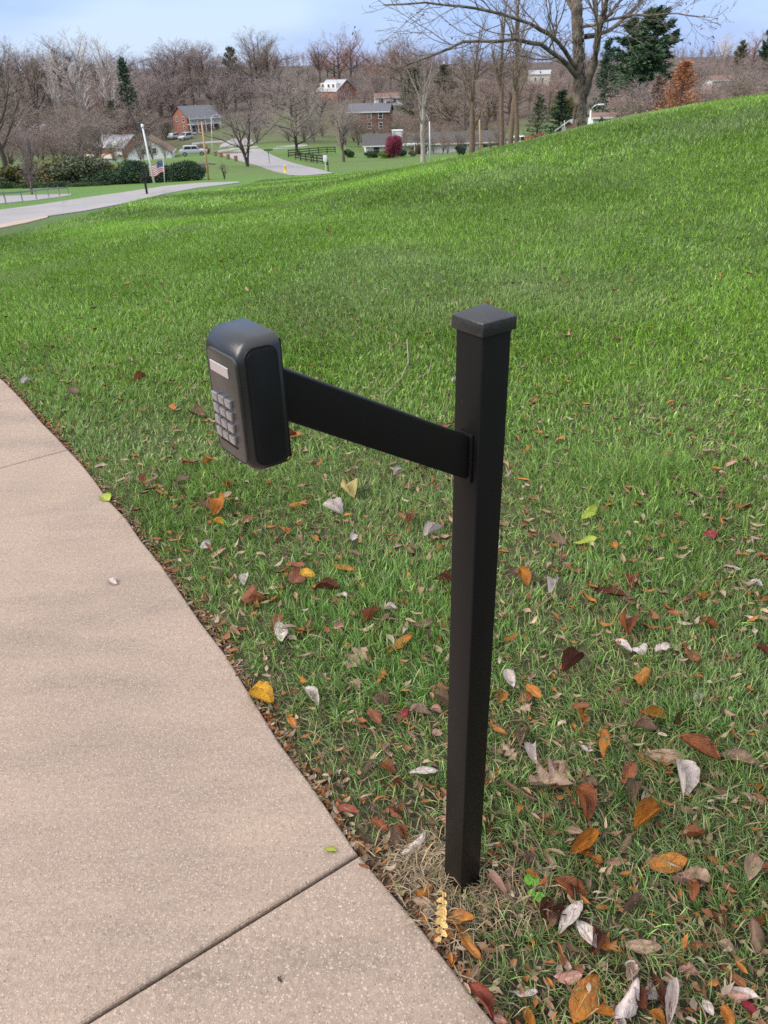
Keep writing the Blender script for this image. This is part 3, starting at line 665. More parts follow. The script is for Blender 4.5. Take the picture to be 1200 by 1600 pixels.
# ------------------------------------------------------------------ litter, dry straw and soil crumbs
def litter():
    V = []; T = []; Cc = []; n = 0
    pal = [(.27, .19, .12), (.18, .115, .075), (.36, .27, .18), (.12, .075, .05), (.33, .26, .2), (.20, .085, .04), (.29, .18, .105), (.34, .13, .03), (.24, .085, .03)]
    def chip(x, y, z, L, w, c):
        nonlocal n
        a = random.uniform(0, 6.28); ca, sa = math.cos(a), math.sin(a); k = random.uniform(-.25, .45) * L; f = random.uniform(-.2, .8) * w; u = random.uniform
        P = [(-L / 2, u(-.2, .2) * w, k)]
        for t in (-.22, .05, .3): P += [(t * L + u(-.06, .06) * L, -w * (.62 - abs(t)) * u(.6, 1.2), f + k * t * t * 3 + u(-.1, .1) * w), (t * L, u(-.1, .1) * w, k * t * t * 3), (t * L + u(-.06, .06) * L, w * (.62 - abs(t)) * u(.6, 1.2), f * u(.4, 1.2) + k * t * t * 3)]
        P.append((L / 2, u(-.3, .3) * w, k * u(.5, 1.3)))
        for q in P: V.append((x + ca * q[0] - sa * q[1], y + sa * q[0] + ca * q[1], z + q[2])); Cc.append(c * u(.8, 1.15))
        for t_ in ((0, 1, 2), (0, 2, 3), (1, 4, 2), (2, 4, 5), (2, 5, 3), (3, 5, 6), (4, 7, 5), (5, 7, 8), (5, 8, 6), (6, 8, 9), (7, 10, 8), (8, 10, 9)): T.append(tuple(n + q for q in t_))
        n += 11
    # along the pavement edge
    for i in range(2100):
        y = .45 + 4.6 * random.random() ** 1.25; e = abs(random.gauss(0, .019)) + .004
        x = float(edge_x(y)) + e
        c = np.array(random.choice(pal)) * random.uniform(.6, 1.15)
        chip(x, y, GZ + random.uniform(.002, .014), random.uniform(.008, .034), random.uniform(.004, .013), c)
    # everywhere else in the grass
    for i in range(1700):
        px = random.uniform(200, 1230); py = random.uniform(1000, 1640); p = at_z(px, py)
        if on_pave(p[0], p[1], .02): continue
        chip(p[0], p[1], GZ + random.uniform(.004, .028), random.uniform(.008, .034), random.uniform(.004, .013), np.array(random.choice(pal)) * random.uniform(.6, 1.15))
    for p, r in scatter_spots(2300, 77):
        k_ = .7 if p[1] < 1.8 else 1.0
        chip(p[0], p[1], tz(p[0], p[1]) + random.uniform(.012, .038), k_ * random.uniform(.022, .065), k_ * random.uniform(.008, .020), np.array(random.choice(pal)) * random.uniform(.7, 1.25))
    me = mesh_np('leaf_litter', V, None, T, np.array(Cc))
    tag(ob('leaf_litter', me, mat('leaf_litter', (.3, .2, .1), .85, (.6, .55, .5), 40, vcol=True)), 'brown crumbs of dry leaf along the pavement edge and in the grass', 'leaf litter', kind='stuff')
    # straw clump and bare earth left of the post foot
    V = []; T = []; Cc = []; n = 0
    def straw(x, y, L, flat, c):
        nonlocal n
        a = random.uniform(0, 6.28); el = random.uniform(.05, flat); w = random.uniform(.0007, .0014); dx, dy = math.cos(a), math.sin(a)
        z = GZ + random.uniform(.001, .02)
        P = [(x - dy * w, y + dx * w, z), (x + dy * w, y - dx * w, z), (x + dx * L * .55 - dy * w, y + dy * L * .55 + dx * w, z + math.sin(el) * L * .7), (x + dx * L * .55 + dy * w, y + dy * L * .55 - dx * w, z + math.sin(el) * L * .7), (x + dx * L, y + dy * L, z + math.sin(el) * L * .5)]
        V.extend(P); Cc.extend([c] * 5); T.extend([(n, n + 1, n + 3), (n, n + 3, n + 2), (n + 2, n + 3, n + 4)]); n += 5
    for i in range(1900):
        s = random.random()
        if s < .5: x, y = random.gauss(.075, .045), random.gauss(1.10, .034)
        elif s < .68: x, y = random.gauss(.13, .05), random.gauss(.99, .035)
        elif s < .86: x, y = random.gauss(.26, .06), random.gauss(1.03, .05)
        else:
            p = at_z(random.uniform(560, 1220), random.uniform(1060, 1620)); x, y = p[0], p[1]
        if on_pave(x, y, .008) or math.hypot(x - _pc3[0], y - _pc3[1]) < .036: continue
        straw(x, y, random.uniform(.02, .065), .8, np.array((.33, .25, .155)) * random.uniform(.35, 1.15))
    me = mesh_np('dry_straw', V, None, T, np.array(Cc))
    tag(ob('dry_straw', me, mat('dry_straw', (.3, .2, .1), .8, (.75, .7, .65), 30, vcol=True)), 'matted dry straw around the foot of the post', 'straw', kind='stuff')
    # bare loose earth between the pavement and the post
    n_ = 56; gx = np.linspace(-.10, .24, n_); gy = np.linspace(.90, 1.20, n_); X, Y = np.meshgrid(gx, gy); X = X.ravel(); Y = Y.ravel()
    f = np.clip(np.exp(-((X - .045) / .085) ** 2 - ((Y - 1.055) / .075) ** 2) + .7 * np.exp(-((X - .13) / .06) ** 2 - ((Y - .98) / .05) ** 2), 0, 1)
    Z = GZ - .010 + .030 * f * (.45 + .75 * fbm(X, Y, .03, 91)) + .006 * (vnoise(X, Y, .009, 92) - .5)
    Z = np.where(X < edge_x(Y) + .006, GZ - .012, Z); i_ = np.arange(n_ * n_).reshape(n_, n_)
    o = ob('soil_patch', mesh_np('soil_patch', np.stack([X, Y, Z], 1), np.stack([i_[:-1, :-1], i_[:-1, 1:], i_[1:, 1:], i_[1:, :-1]], -1).reshape(-1, 4), smooth=True), mat('loose_brown_soil', (.095, .058, .036), .97, (.045, .028, .019), 55, 6, .8, 160))
    tag(o, 'bare loose brown soil between pavement edge and post foot', 'soil', kind='structure')
    # crumbled soil
    bm = bmesh.new()
    for i in range(900):
        s = random.random()
        if s < .7:
            y = random.gauss(1.03, .07); x = float(edge_x(y)) + abs(random.gauss(.02, .035)) + .006
        else: x, y = random.gauss(.10, .05), random.gauss(1.0, .05)
        if on_pave(x, y, .006): continue
        r = random.uniform(.002, .0085)
        k = bmesh.ops.create_icosphere(bm, subdivisions=1, radius=r, matrix=Matrix.Translation((x, y, GZ + r * .3)))
        for v in k['verts']: v.co += Vector((random.uniform(-1, 1), random.uniform(-1, 1), random.uniform(-1, .6))) * r * .35
    me = bpy.data.meshes.new('soil_crumbs'); bm.to_mesh(me); bm.free()
    tag(ob('soil_crumbs', me, mat('dark_soil', (.10, .06, .036), .95, (.055, .034, .022), 60)), 'dark crumbled soil between pavement and post', 'soil', kind='stuff')
litter()
def small_finds():
    # grey stone half sunk beside the pavement
    bm = bmesh.new(); bmesh.ops.create_icosphere(bm, subdivisions=3, radius=.016)
    for v in bm.verts: v.co = Vector((v.co.x * 1.15, v.co.y * .9, v.co.z * .6)) * (1 + .12 * math.sin(v.co.x * 190 + v.co.y * 120) + .06 * math.sin(v.co.z * 300))
    me = bpy.data.meshes.new('stone'); bm.to_mesh(me); bm.free(); me.polygons.foreach_set('use_smooth', np.ones(len(me.polygons), bool))
    p = at_z(672, 1420)
    tag(ob('stone', me, mat('grey_stone', (.30, .26, .25), .85, (.2, .17, .16), 60, 5, .4, 150), None, (p[0], p[1], GZ + .008), (0, 0, .6)), 'small grey stone half sunk in the soil by the pavement', 'stone')
    # yellow sprig
    r = thing('sprig', 'pale yellow dry sprig with small leaves lying in front of the post foot', 'sprig', (0, 0, 0))
    A = at_z(692, 1400, .01); B = at_z(688, 1475, .01); d = B - A; ym = mat('straw_yellow_leaf', (.62, .42, .16), .6, (.5, .32, .12), 60, trans=.15)
    MB().tube([A + np.array([0, 0, .014]), A + d * .5 + np.array([.004, 0, .010]), B + np.array([0, 0, .004])], [.0013, .0012, .0007], 5).build('stem', ym, r)
    lm = LEAFM['lance'][1].copy(); lm.materials.clear(); lm.materials.append(ym)
    for i in range(13):
        t = (i + random.uniform(-.4, .4)) / 13; q = A + d * t + np.array([0, 0, .012 - .006 * t]); sd = 1 if i % 2 else -1
        o = ob('leaf', lm, None, r, q + np.array([sd * .005, 0, 0])); L = .014 + .010 * math.sin(t * 3); o.scale = (L, L * .55, L); o.rotation_euler = (.3 * sd + random.uniform(-.5, .5), random.uniform(-.5, .2), math.atan2(d[1], d[0]) + sd * random.uniform(.3, 1.1))
    # green weed
    r = thing('weed', 'bright green broad leaved weed right of the post foot', 'weed', (0, 0, 0)); gm = mat('weed_green', (.13, .34, .03), .5, (.09, .25, .025), 40, trans=.3)
    lm = LEAFM['round'][2].copy(); lm.materials.clear(); lm.materials.append(gm); c = at_z(828, 1395)
    for px, py, L in ((826, 1380, .026), (836, 1384, .022), (842, 1407, .030), (829, 1400, .02), (850, 1412, .02)):
        q = at_z(px, py); o = ob('leaf', lm, None, r, (q[0], q[1], .012)); o.scale = (L, L * .8, L * .6); o.rotation_euler = (random.uniform(-.3, .3), -.25, math.atan2(q[1] - c[1], q[0] - c[0]))
    MB().tube([(c[0], c[1], GZ - .005), (c[0] + .002, c[1], .012)], [.0025, .0015], 6).build('stem', gm, r)
    # dry twigs
    tm = mat('grey_twig', (.30, .235, .18), .85, (.2, .15, .11), 50)
    def twig(pts, r0, lab, forks=()):
        Q = []
        for px, py in pts:
            q = at_z(px, py) if py > 800 else hit(px, py); Q.append((q[0], q[1], (0 if on_pave(q[0], q[1]) else tz(q[0], q[1])) + .04))
        b = MB().tube(Q, list(np.linspace(r0, r0 * .4, len(Q))), 5)
        tag(b.build('twig', tm), lab, 'twig')
    twig([(636, 540), (638, 575), (628, 600), (606, 622), (590, 635)], .004, 'long pale dry twig on the lawn above the arm')
    twig([(655, 600), (670, 592), (675, 570)], .003, 'short pale dry twig on the lawn left of the post')
    twig([(185, 830), (195, 818), (204, 808), (212, 800)], .0016, 'thin dark twig reaching onto the pavement from the grass')
    twig([(484, 1000), (500, 1003), (515, 1010), (522, 1022)], .0015, 'thin straw coloured stem in the grass near the pavement')
    twig([(930, 1413), (945, 1412), (960, 1417)], .0012, 'short tan stem lying beside the white leaves')
    # dead insect-like brown scrap on the near slab
    b = MB()
    for k, (dx, dy, s) in enumerate(((0, 0, .0042), (.004, -.003, .0034), (-.003, .004, .003), (.001, .006, .0022))):
        b.tube([(dx - s, dy, .0005), (dx, dy + s * .3, .004), (dx + s, dy, .0005)], [s * .4, s * .8, s * .3], 6)
    q = at_z(437, 1533); tag(b.build('husk', mat('brown_husk', (.06, .035, .025), .8), None, True, loc=q), 'small dark brown husk on the nearest pavement slab', 'husk')
    b = MB().tube([(-.004, 0, .002), (0, .001, .003), (.005, 0, .002)], [.0012, .002, .001], 6); q = at_z(460, 1540)
    cone = MB()
    for k in range(26):
        a = k * 2.4; h = k / 26; r_ = .012 * math.sin(math.pi * (h * .85 + .1)); 
        cone.box((r_ * math.cos(a), r_ * math.sin(a), .008 + h * .022), (.009, .007, .003), a)
    cone.tube([(0, 0, .004), (0, 0, .03)], .006, 6)
    q = at_z(323, 968); o = cone.build('pine_cone', mat('cone_brown', (.12, .075, .055), .85, (.2, .14, .11), 80), None, loc=(q[0] + .02, q[1], GZ + .004), rot=(1.2, .2, .4)); tag(o, 'small brown cone in the litter at the pavement edge', 'cone')
small_finds()

# ------------------------------------------------------------------ trees
def nrm(v): return v / (np.linalg.norm(v, axis=-1, keepdims=True) + 1e-9)
def polyline_children(P, R, m, t0, t1, ang, lr, K, trop, wob, rr, rng, taper=.35, lfall=.55):
    N, K0, _ = P.shape
    t = t0 + (t1 - t0) * (np.arange(m)[None] + rng.random((N, m))) / m
    f = t * (K0 - 1); i = np.minimum(f.astype(int), K0 - 2); u = (f - i)[..., None]; n = np.arange(N)[:, None]
    S = P[n, i] * (1 - u) + P[n, i + 1] * u; D = nrm(P[n, i + 1] - P[n, i]); r = R[n, i] * (1 - u[..., 0]) + R[n, i + 1] * u[..., 0]
    L = np.linalg.norm(np.diff(P, axis=1), axis=2).sum(1)[:, None] * lr * (1.15 - lfall * t) * rng.uniform(.65, 1.25, (N, m))
    a = ang * rng.uniform(.7, 1.25, (N, m))[..., None]; v = rng.normal(size=(N, m, 3)); pv = nrm(v - (v * D).sum(-1, keepdims=True) * D)
    d = nrm(D * np.cos(a) + pv * np.sin(a)); S = S.reshape(-1, 3); d = d.reshape(-1, 3); L = L.reshape(-1, 1); r = r.reshape(-1)
    out = [S]; p = S
    for k in range(K - 1):
        d = nrm(d + np.array([0, 0, trop]) + rng.normal(0, wob, d.shape)); p = p + d * L / (K - 1); out.append(p)
    Rn = np.minimum(r * rr, r * .95)[:, None] * np.linspace(1, taper, K)[None]
    return np.stack(out, 1), Rn
def tubes_np(P, R, S):
    """many polylines as tubes with S sides (S=1: one slim blade per piece)"""
    N, K, _ = P.shape; D = nrm(np.gradient(P, axis=1)); ref = np.where(np.abs(D[..., 2:3]) > .9, np.array([1., 0, 0]), np.array([0, 0, 1.])); A = nrm(np.cross(D, ref)); B = np.cross(D, A)
    if S == 1:
        a = np.random.default_rng(3).uniform(0, 3.14, (N, 1, 1)); Wd = (A * np.cos(a) + B * np.sin(a)) * R[..., None]
        V = np.concatenate([(P - Wd)[:, :-1, None], (P + Wd)[:, :-1, None]], 2).reshape(N, -1, 3); V = np.concatenate([V, P[:, -1:]], 1); k = V.shape[1]; b = (np.arange(N) * k)[:, None, None]
        q = np.array([(2 * i, 2 * i + 1, 2 * i + 3, 2 * i + 2) for i in range(K - 2)]).reshape(-1, 4); t = np.array([(k - 3, k - 2, k - 1)])
        return V.reshape(-1, 3), (b + q[None]).reshape(-1, 4), (b + t[None]).reshape(-1, 3)
    th = 2 * math.pi * np.arange(S) / S
    V = P[:, :, None] + (A[:, :, None] * np.cos(th)[None, None, :, None] + B[:, :, None] * np.sin(th)[None, None, :, None]) * R[:, :, None, None]
    i = np.arange(K - 1)[:, None] * S; j = np.arange(S)[None]; q = np.stack([i + j, i + (j + 1) % S, i + S + (j + 1) % S, i + S + j], -1).reshape(-1, 4)
    b = (np.arange(N) * K * S)[:, None, None]
    return V.reshape(-1, 3), (b + q[None]).reshape(-1, 4), np.zeros((0, 3), int)
def join(parts):
    V = []; Q = []; T = []; n = 0
    for v, q, t in parts: V.append(v); Q.append(q + n); T.append(t + n); n += len(v)
    return np.concatenate(V), np.concatenate(Q), np.concatenate(T)
def bare_tree(seed, H=10., trunk=.22, r0=.022, n1=9, n2=7, n3=6, n4=5, spread=.75, up=.10, width=1.0, multi=1, tw=1.0, droop=0.0):
    """unit: metres, height H. returns trunk mesh and crown mesh"""
    rng = np.random.default_rng(seed)
    K = 7; tr = []
    for m in range(multi):
        a = rng.uniform(0, 6.28); ln = (.0 if multi == 1 else .16); p = np.array([0, 0, -.15]); pts = [p]
        for k in range(K - 1):
            p = p + np.array([math.cos(a) * ln, math.sin(a) * ln, 1]) * H * (.80 if multi == 1 else rng.uniform(.72, .86)) / (K - 1) + rng.normal(0, .012 * H, 3) * np.array([1, 1, 0]) * (k > 0); pts.append(p)
        tr.append(pts)
    P0 = np.array(tr); R0 = (H * r0 / (1 if multi == 1 else 1.5)) * np.tile(np.array([1.25, .95, .85, .70, .5, .32, .15]), (multi, 1))
    P1, R1 = polyline_children(P0, R0, n1, trunk, .97, spread, .58 * width, 6, up, .10, .62, rng, .22, .62)
    P2, R2 = polyline_children(P1, R1, n2, .15, 1.0, .62, .48, 5, up * .7 - droop, .13, .6, rng, .3)
    P3, R3 = polyline_children(P2, R2, n3, .15, 1.0, .62, .52, 4, up * .5 - droop, .16, .62, rng, .35)
    R3 = np.maximum(R3, .004 * tw); P4, R4 = polyline_children(P3, R3, n4, .1, 1.0, .6, .62, 3, up * .4 - droop, .18, .7, rng, .3); R4 = np.maximum(R4 * tw, .0045 * tw)
    zc = H / max(P4[..., 2].max(), P3[..., 2].max(), 1e-3)
    for P in (P0, P1, P2, P3, P4): P[..., 2] *= np.where(P[..., 2] > 0, zc, 1)
    tv = join([tubes_np(P0, R0, 8), tubes_np(P1, R1, 5)]); cv = join([tubes_np(P2, R2, 3), tubes_np(P3, R3, 1), tubes_np(P4, R4, 1)])
    return mesh_np('trunk', *tv, smooth=True), mesh_np('crown', *cv)
def conifer(seed, H=10., W=.24, layers=17, per=8, bare=.03, needle=.30, droop=-.25, ragged=.25, dens=26, power=1.0):
    rng = np.random.default_rng(seed)
    P0 = np.array([[(0, 0, -.15), (.01 * H, 0, H * .5), (0, 0, H)]]); R0 = np.array([[.018, .011, .002]]) * H
    N = layers * per; t = bare + (1 - bare) * ((np.arange(N) + rng.random(N)) / N); az = rng.uniform(0, 6.28, N)
    L = H * W * (1 - t) ** power * rng.uniform(1 - ragged, 1 + ragged * .6, N) + .02 * H; d = np.stack([np.cos(az), np.sin(az), np.full(N, droop) + .5 * t], 1)
    S = np.stack([0 * t, 0 * t, t * H], 1); K = 4; u = np.linspace(0, 1, K)[None, :, None]
    P1 = S[:, None] + d[:, None] * L[:, None, None] * u + np.array([0, 0, 1.]) * (u ** 2) * L[:, None, None] * .18; R1 = np.linspace(1, .3, K)[None] * (.0035 * H * (1.1 - t))[:, None]
    nn = N * dens; b = rng.integers(0, N, nn); v = rng.random(nn) ** .7; f = v * (K - 1); i = np.minimum(f.astype(int), K - 2); w = (f - i)[:, None]
    C = P1[b, i] * (1 - w) + P1[b, i + 1] * w + rng.normal(0, .012 * H, (nn, 3)); s = needle * H / 10 * rng.uniform(.6, 1.3, nn)[:, None]
    dd = nrm(d[b] + rng.normal(0, .55, (nn, 3))); e = nrm(np.cross(dd, rng.normal(size=(nn, 3))))
    V = np.stack([C - e * s * .22, C + e * s * .22, C + dd * s + np.array([0, 0, -.1]) * s], 1).reshape(-1, 3)
    return mesh_np('trunk', *join([tubes_np(P0, R0, 6), tubes_np(P1, R1, 3)])), mesh_np('crown', V, None, np.arange(3 * nn).reshape(-1, 3))
def leafy(seed, n=5000, rx=1., ry=1., rz=1., leaf=.12, lobes=9, hollow=.35, flat=.0, stems=6):
    """shrub or hedge of many small leaves filling lumpy lobes; base at z = 0"""
    rng = np.random.default_rng(seed); c = rng.uniform(-1, 1, (lobes, 3)) * np.array([.62, .62, .42]); r = rng.uniform(.34, .6, lobes)
    k = rng.integers(0, lobes, n); v = nrm(rng.normal(size=(n, 3))); C = c[k] + v * (r[k] * (hollow + (1 - hollow) * rng.random(n) ** .5) * rng.uniform(.85, 1.12, n))[:, None]
    C[:, 2] = np.clip((C[:, 2] + .8) / 1.75, 0.01, 1.15); C = C * np.array([rx, ry, rz]); s = leaf * rng.uniform(.6, 1.4, n)[:, None]
    d = nrm(v + rng.normal(0, .6, (n, 3))); e = nrm(np.cross(d, rng.normal(size=(n, 3))))
    V = np.stack([C - d * s * .5, C - e * s * .28, C + d * s * .5, C + e * s * .28], 1).reshape(-1, 3)
    a = rng.uniform(0, 6.28, stems); q = rng.uniform(.2, .6, stems)
    Ps = np.stack([np.stack([.08 * np.cos(a) * rx, .08 * np.sin(a) * ry, 0 * a - .05], 1), np.stack([q * np.cos(a) * rx * .6, q * np.sin(a) * ry * .6, 0 * a + rz * .45], 1), np.stack([q * np.cos(a) * rx, q * np.sin(a) * ry, 0 * a + rz * .85], 1)], 1)
    return mesh_np('stems', *tubes_np(Ps, np.tile([.02 * rz, .014 * rz, .005 * rz], (stems, 1)), 4)), mesh_np('foliage', V, np.arange(4 * n).reshape(-1, 4))

def bark(name, a, b, s=6): return mat(name, a, .9, b, s, 5, .6, 25)
BK = {'grey': bark('bark_grey_brown', (.135, .108, .092), (.075, .058, .05)), 'dark': bark('bark_dark', (.085, .066, .056), (.045, .036, .032)), 'pale': bark('bark_pale', (.40, .355, .32), (.24, .20, .175), 2.5), 'warm': bark('bark_warm_brown', (.17, .115, .085), (.10, .068, .05))}
TW = {'mauve': mat('twigs_mauve', (.265, .215, .205), .9, (.19, .15, .145), .4, island=.25), 'brown': mat('twigs_brown', (.25, .195, .155), .9, (.17, .13, .105), .4, island=.25), 'grey': mat('twigs_grey', (.32, .27, .24), .9, (.24, .20, .18), .4, island=.25),
      'pale': mat('twigs_pale', (.60, .53, .48), .9, (.46, .40, .36), .4, island=.2), 'red': mat('twigs_russet', (.31, .15, .115), .9, (.23, .11, .085), .4, island=.3), 'rose': mat('twigs_rosy', (.31, .225, .20), .9, (.22, .155, .14), .4, island=.25),
      'orange': mat('foliage_russet', (.42, .19, .10), .8, (.33, .135, .07), .6, island=.3, trans=.1), 'olive': mat('foliage_olive', (.105, .105, .035), .8, (.16, .14, .055), .5, island=.35, trans=.1),
      'ever': mat('needles_dark', (.022, .048, .026), .7, (.035, .066, .034), .5, island=.35), 'pine': mat('needles_pine', (.036, .070, .036), .7, (.056, .10, .048), .5, island=.35), 'cedar': mat('needles_cedar', (.085, .10, .058), .8, (.12, .13, .075), .5, island=.35),
      'maroon': mat('foliage_maroon', (.27, .04, .085), .7, (.17, .028, .055), .8, island=.35, trans=.15), 'gold': mat('foliage_gold', (.30, .18, .06), .8, (.22, .12, .045), .5, island=.3, trans=.1), 'lime': mat('foliage_yellow_green', (.16, .20, .03), .7, (.11, .15, .025), .8, island=.3), 'box': mat('foliage_box', (.022, .05, .016), .7, (.035, .068, .02), .8, island=.3), 'straw': mat('dry_grass_tuft', (.30, .22, .14), .9, (.22, .15, .10), .8, island=.25)}
BT = [bare_tree(1, n1=14, n2=8, n3=6, n4=5, spread=.95, width=1.25, tw=1.1, up=.06), bare_tree(2, spread=.85, width=1.15, n1=14, n2=8, n3=6, n4=5, trunk=.22, tw=1.1, up=.08), bare_tree(3, spread=1.1, width=1.4, trunk=.16, n1=14, n2=8, n3=6, n4=5, tw=1.1, up=.06), bare_tree(4, spread=.75, width=1.05, n1=16, n2=8, n3=6, n4=4, trunk=.25, tw=1.1, up=.08), bare_tree(5, spread=.95, width=1.4, trunk=.16, multi=3, n1=8, n2=8, n3=5, n4=4, tw=1.1, up=.06), bare_tree(6, spread=.65, width=1.0, trunk=.2, n1=16, n2=8, n3=6, n4=4, up=.14, tw=1.1)]
BUSH = [bare_tree(21, multi=6, n1=6, n2=6, n3=5, n4=4, trunk=.08, spread=.6, width=1.2, r0=.012, tw=2.0), bare_tree(22, multi=7, n1=5, n2=6, n3=5, n4=4, trunk=.05, spread=.85, width=1.3, r0=.011, tw=2.0)]
SPR = [conifer(31), conifer(32, W=.20, layers=15, needle=.34)]
PIN = [conifer(33, W=.30, layers=11, per=6, bare=.12, needle=.55, droop=.1, ragged=.5, dens=80, power=.6), conifer(34, W=.26, layers=10, per=6, bare=.15, needle=.55, droop=.15, ragged=.55, dens=80, power=.55)]
CYP = [conifer(35, W=.27, layers=20, per=9, bare=.02, needle=.34, droop=.25, ragged=.3, dens=24, power=.75)]
SHR = [leafy(41, 4200, 1, 1, 1, .10), leafy(42, 4200, 1, 1, 1, .10, 14), leafy(43, 3200, 1, 1, 1, .13, 7)]
def ht(px, Y, top):                                        # metres from the ground at column px, distance Y, up to photo row top
    b = stand(px, Y); return b, float(at_y(px, top, Y)[2] - b[2])
def tree(name, label, px, Y, top, variant, bk, tw, wide=1.0, group=None, kids=('trunk', 'crown'), cat='tree'):
    b, h = ht(px, Y, top); s = h / 10.0
    return instance(name, [(kids[0], variant[0], BK[bk]), (kids[1], variant[1], TW[tw])], b, random.uniform(0, 6.28), (s * wide, s * wide, s), label, cat, group)
# mesh data shared between trees of different tint: material goes on the object
_ob0 = ob
def ob(name, me, m=None, parent=None, loc=None, rot=None):
    if m is None or isinstance(m, (list, tuple)) or not len(me.materials): return _ob0(name, me, m, parent, loc, rot)
    o = _ob0(name, me, None, parent, loc, rot); o.material_slots[0].link = 'OBJECT'; o.material_slots[0].material = m; return o

# large tree on the lawn crest: limbs follow the photo, twigs grow from them
def crest_tree():
    Y0 = 24.0
    def pl(pts, n=10):                                     # (photo x, photo y, distance)
        Q = np.array([at_y(a, b, c) for a, b, c in pts]); u = np.linspace(0, 1, len(Q)); q = np.linspace(0, 1, n)
        return np.stack([np.interp(q, u, Q[:, k]) for k in range(3)], 1)
    b = stand(908, Y0); px = FPX / (Y0 * math.cos(PITCH)); base = (908, proj((b[0], Y0, b[2] - .2))[1], Y0)
    R = lambda a, c, n=10: np.linspace(a, c, n)
    big = [(pl([base, (907, 190, 24), (906, 140, 24), (905, 100, 24), (903, 50, 24), (901, 0, 24), (899, -60, 24), (897, -130, 24), (894, -200, 24)], 14), R(.205, .085, 14)),
           (pl([(913, 150, 24), (922, 120, 23.8), (931, 85, 23.5), (936, 45, 23.3), (945, 10, 23), (955, -40, 22.8), (965, -110, 22.6)], 12), R(.12, .055, 12)),
           (pl([(929, 92, 23.6), (934, 50, 23.9), (931, 10, 24.2), (928, -50, 24.4), (925, -120, 24.5)], 10), R(.085, .04)),
           (pl([(903, 122, 24), (890, 105, 23.6), (872, 88, 23.1), (845, 70, 22.6), (815, 62, 22.2), (770, 63, 21.8), (725, 67, 21.5), (690, 80, 21.2), (650, 96, 21), (612, 112, 20.8)], 16), R(.068, .014, 16)),
           (pl([(901, 108, 24), (884, 82, 23.4), (862, 55, 22.8), (838, 40, 22.3), (800, 27, 21.9), (760, 15, 21.5), (710, 8, 21.2), (660, 4, 21), (600, 8, 20.8)], 16), R(.064, .014, 16)),
           (pl([(910, 42, 24), (922, 40, 23.5), (950, 32, 23), (985, 24, 22.6), (1020, 24, 22.3), (1060, 20, 22), (1100, 27, 21.8)], 12), R(.045, .010, 12)),
           (pl([(915, 58, 24), (948, 50, 24.4), (975, 30, 24.7), (1000, 5, 25), (1020, -30, 25)], 10), R(.06, .02)),
           (pl([(905, 30, 24), (893, 10, 24.5), (880, -20, 25), (860, -60, 25.3)], 10), R(.06, .025)),
           (pl([(889, 104, 23.7), (862, 92, 24), (838, 84, 24.4), (808, 75, 24.8)], 10), R(.035, .01)),
           (pl([(902, 70, 24), (888, 62, 24.4), (880, 75, 24.8), (872, 55, 25.1)], 10), R(.03, .008))]
    root = thing('maple_tree', 'large bare tree with rough grey bark and long arching limbs on the lawn crest', 'tree', (b[0], b[1], b[2])); off = np.array([b[0], b[1], b[2]])
    parts = []; rng = np.random.default_rng(77)
    for P, r in big:
        P = P + rng.normal(0, .012, P.shape); parts.append(tubes_np((P - off)[None], r[None] * (1 + .08 * rng.normal(size=r.shape))[None], 12))
    m = mat('bark_shaggy', (.19, .155, .125), .92, (.075, .058, .046), 5, 8, 1.0, 16, contrast=(.38, .62))
    v, q, t = join(parts); me = mesh_np('trunk', v, q, t, smooth=True); ob('trunk', me, m, root)
    # raised plates of bark on the lower trunk
    V = []; F_ = []; mb = MB()
    T = big[0][0]; 
    for k in range(420):
        t = rng.random() * .72; f = t * 13; i = min(int(f), 12); c = T[i] * (1 - (f - i)) + T[i + 1] * (f - i) - off; rr = np.interp(t, np.linspace(0, 1, 14), big[0][1])
        a = rng.uniform(0, 6.28); h = rng.uniform(.05, .17); w = rng.uniform(.02, .055); n_ = np.array([math.cos(a), math.sin(a), 0]); s_ = np.array([-math.sin(a), math.cos(a), 0])
        p = c + n_ * (rr - .006); o_ = n_ * rng.uniform(.014, .035); up = np.array([0, 0, h / 2])
        mb.add([p - s_ * w / 2 - up, p + s_ * w / 2 - up, p + s_ * w / 2 + up, p - s_ * w / 2 + up, p + o_ * .6 - s_ * w * .3 - up * .8, p + o_ + s_ * w * .3 - up * .9, p + o_ * .5 + s_ * w * .3 + up * .8, p + o_ * .4 - s_ * w * .3 + up * .8], [(4, 5, 6, 7), (0, 1, 5, 4), (1, 2, 6, 5), (2, 3, 7, 6), (3, 0, 4, 7)])
    o = mb.build('bark_plates', m, root); o['kind'] = 'stuff'
    crown = []; buds = []
    for k, (P, r) in enumerate(big):
        if k == 0: n, t0 = 9, .55
        elif k in (3, 4): n, t0 = 20, .18
        elif k in (5, 6): n, t0 = 15, .2
        elif k in (1, 2): n, t0 = 12, .35
        else: n, t0 = 9, .2
        Lr = np.linalg.norm(np.diff(P, axis=0), axis=1).sum(); P_ = (P - off)[None]
        P2, R2 = polyline_children(P_, r[None], n, t0, 1, .75, min(.34, 1.9 / Lr), 7, .05, .13, .42, rng, .3, .35)
        P3, R3 = polyline_children(P2, R2, 6, .15, 1, .62, .45, 5, .03, .16, .55, rng, .35); R3 = np.maximum(R3, .0045)
        P4, R4 = polyline_children(P3, R3, 3, .2, 1, .6, .5, 4, .03, .18, .7, rng, .4); R4 = np.maximum(R4, .0035)
        crown += [tubes_np(P2, R2, 5), tubes_np(P3, R3, 3), tubes_np(P4, R4, 3)]; buds.append(P4[:, -1]); buds.append(P3[:, -1])
    v, q, t = join(crown); ob('crown', mesh_np('crown', v, q, t), mat('twigs_grey_brown', (.20, .165, .135), .9, (.13, .10, .085), 2), root)
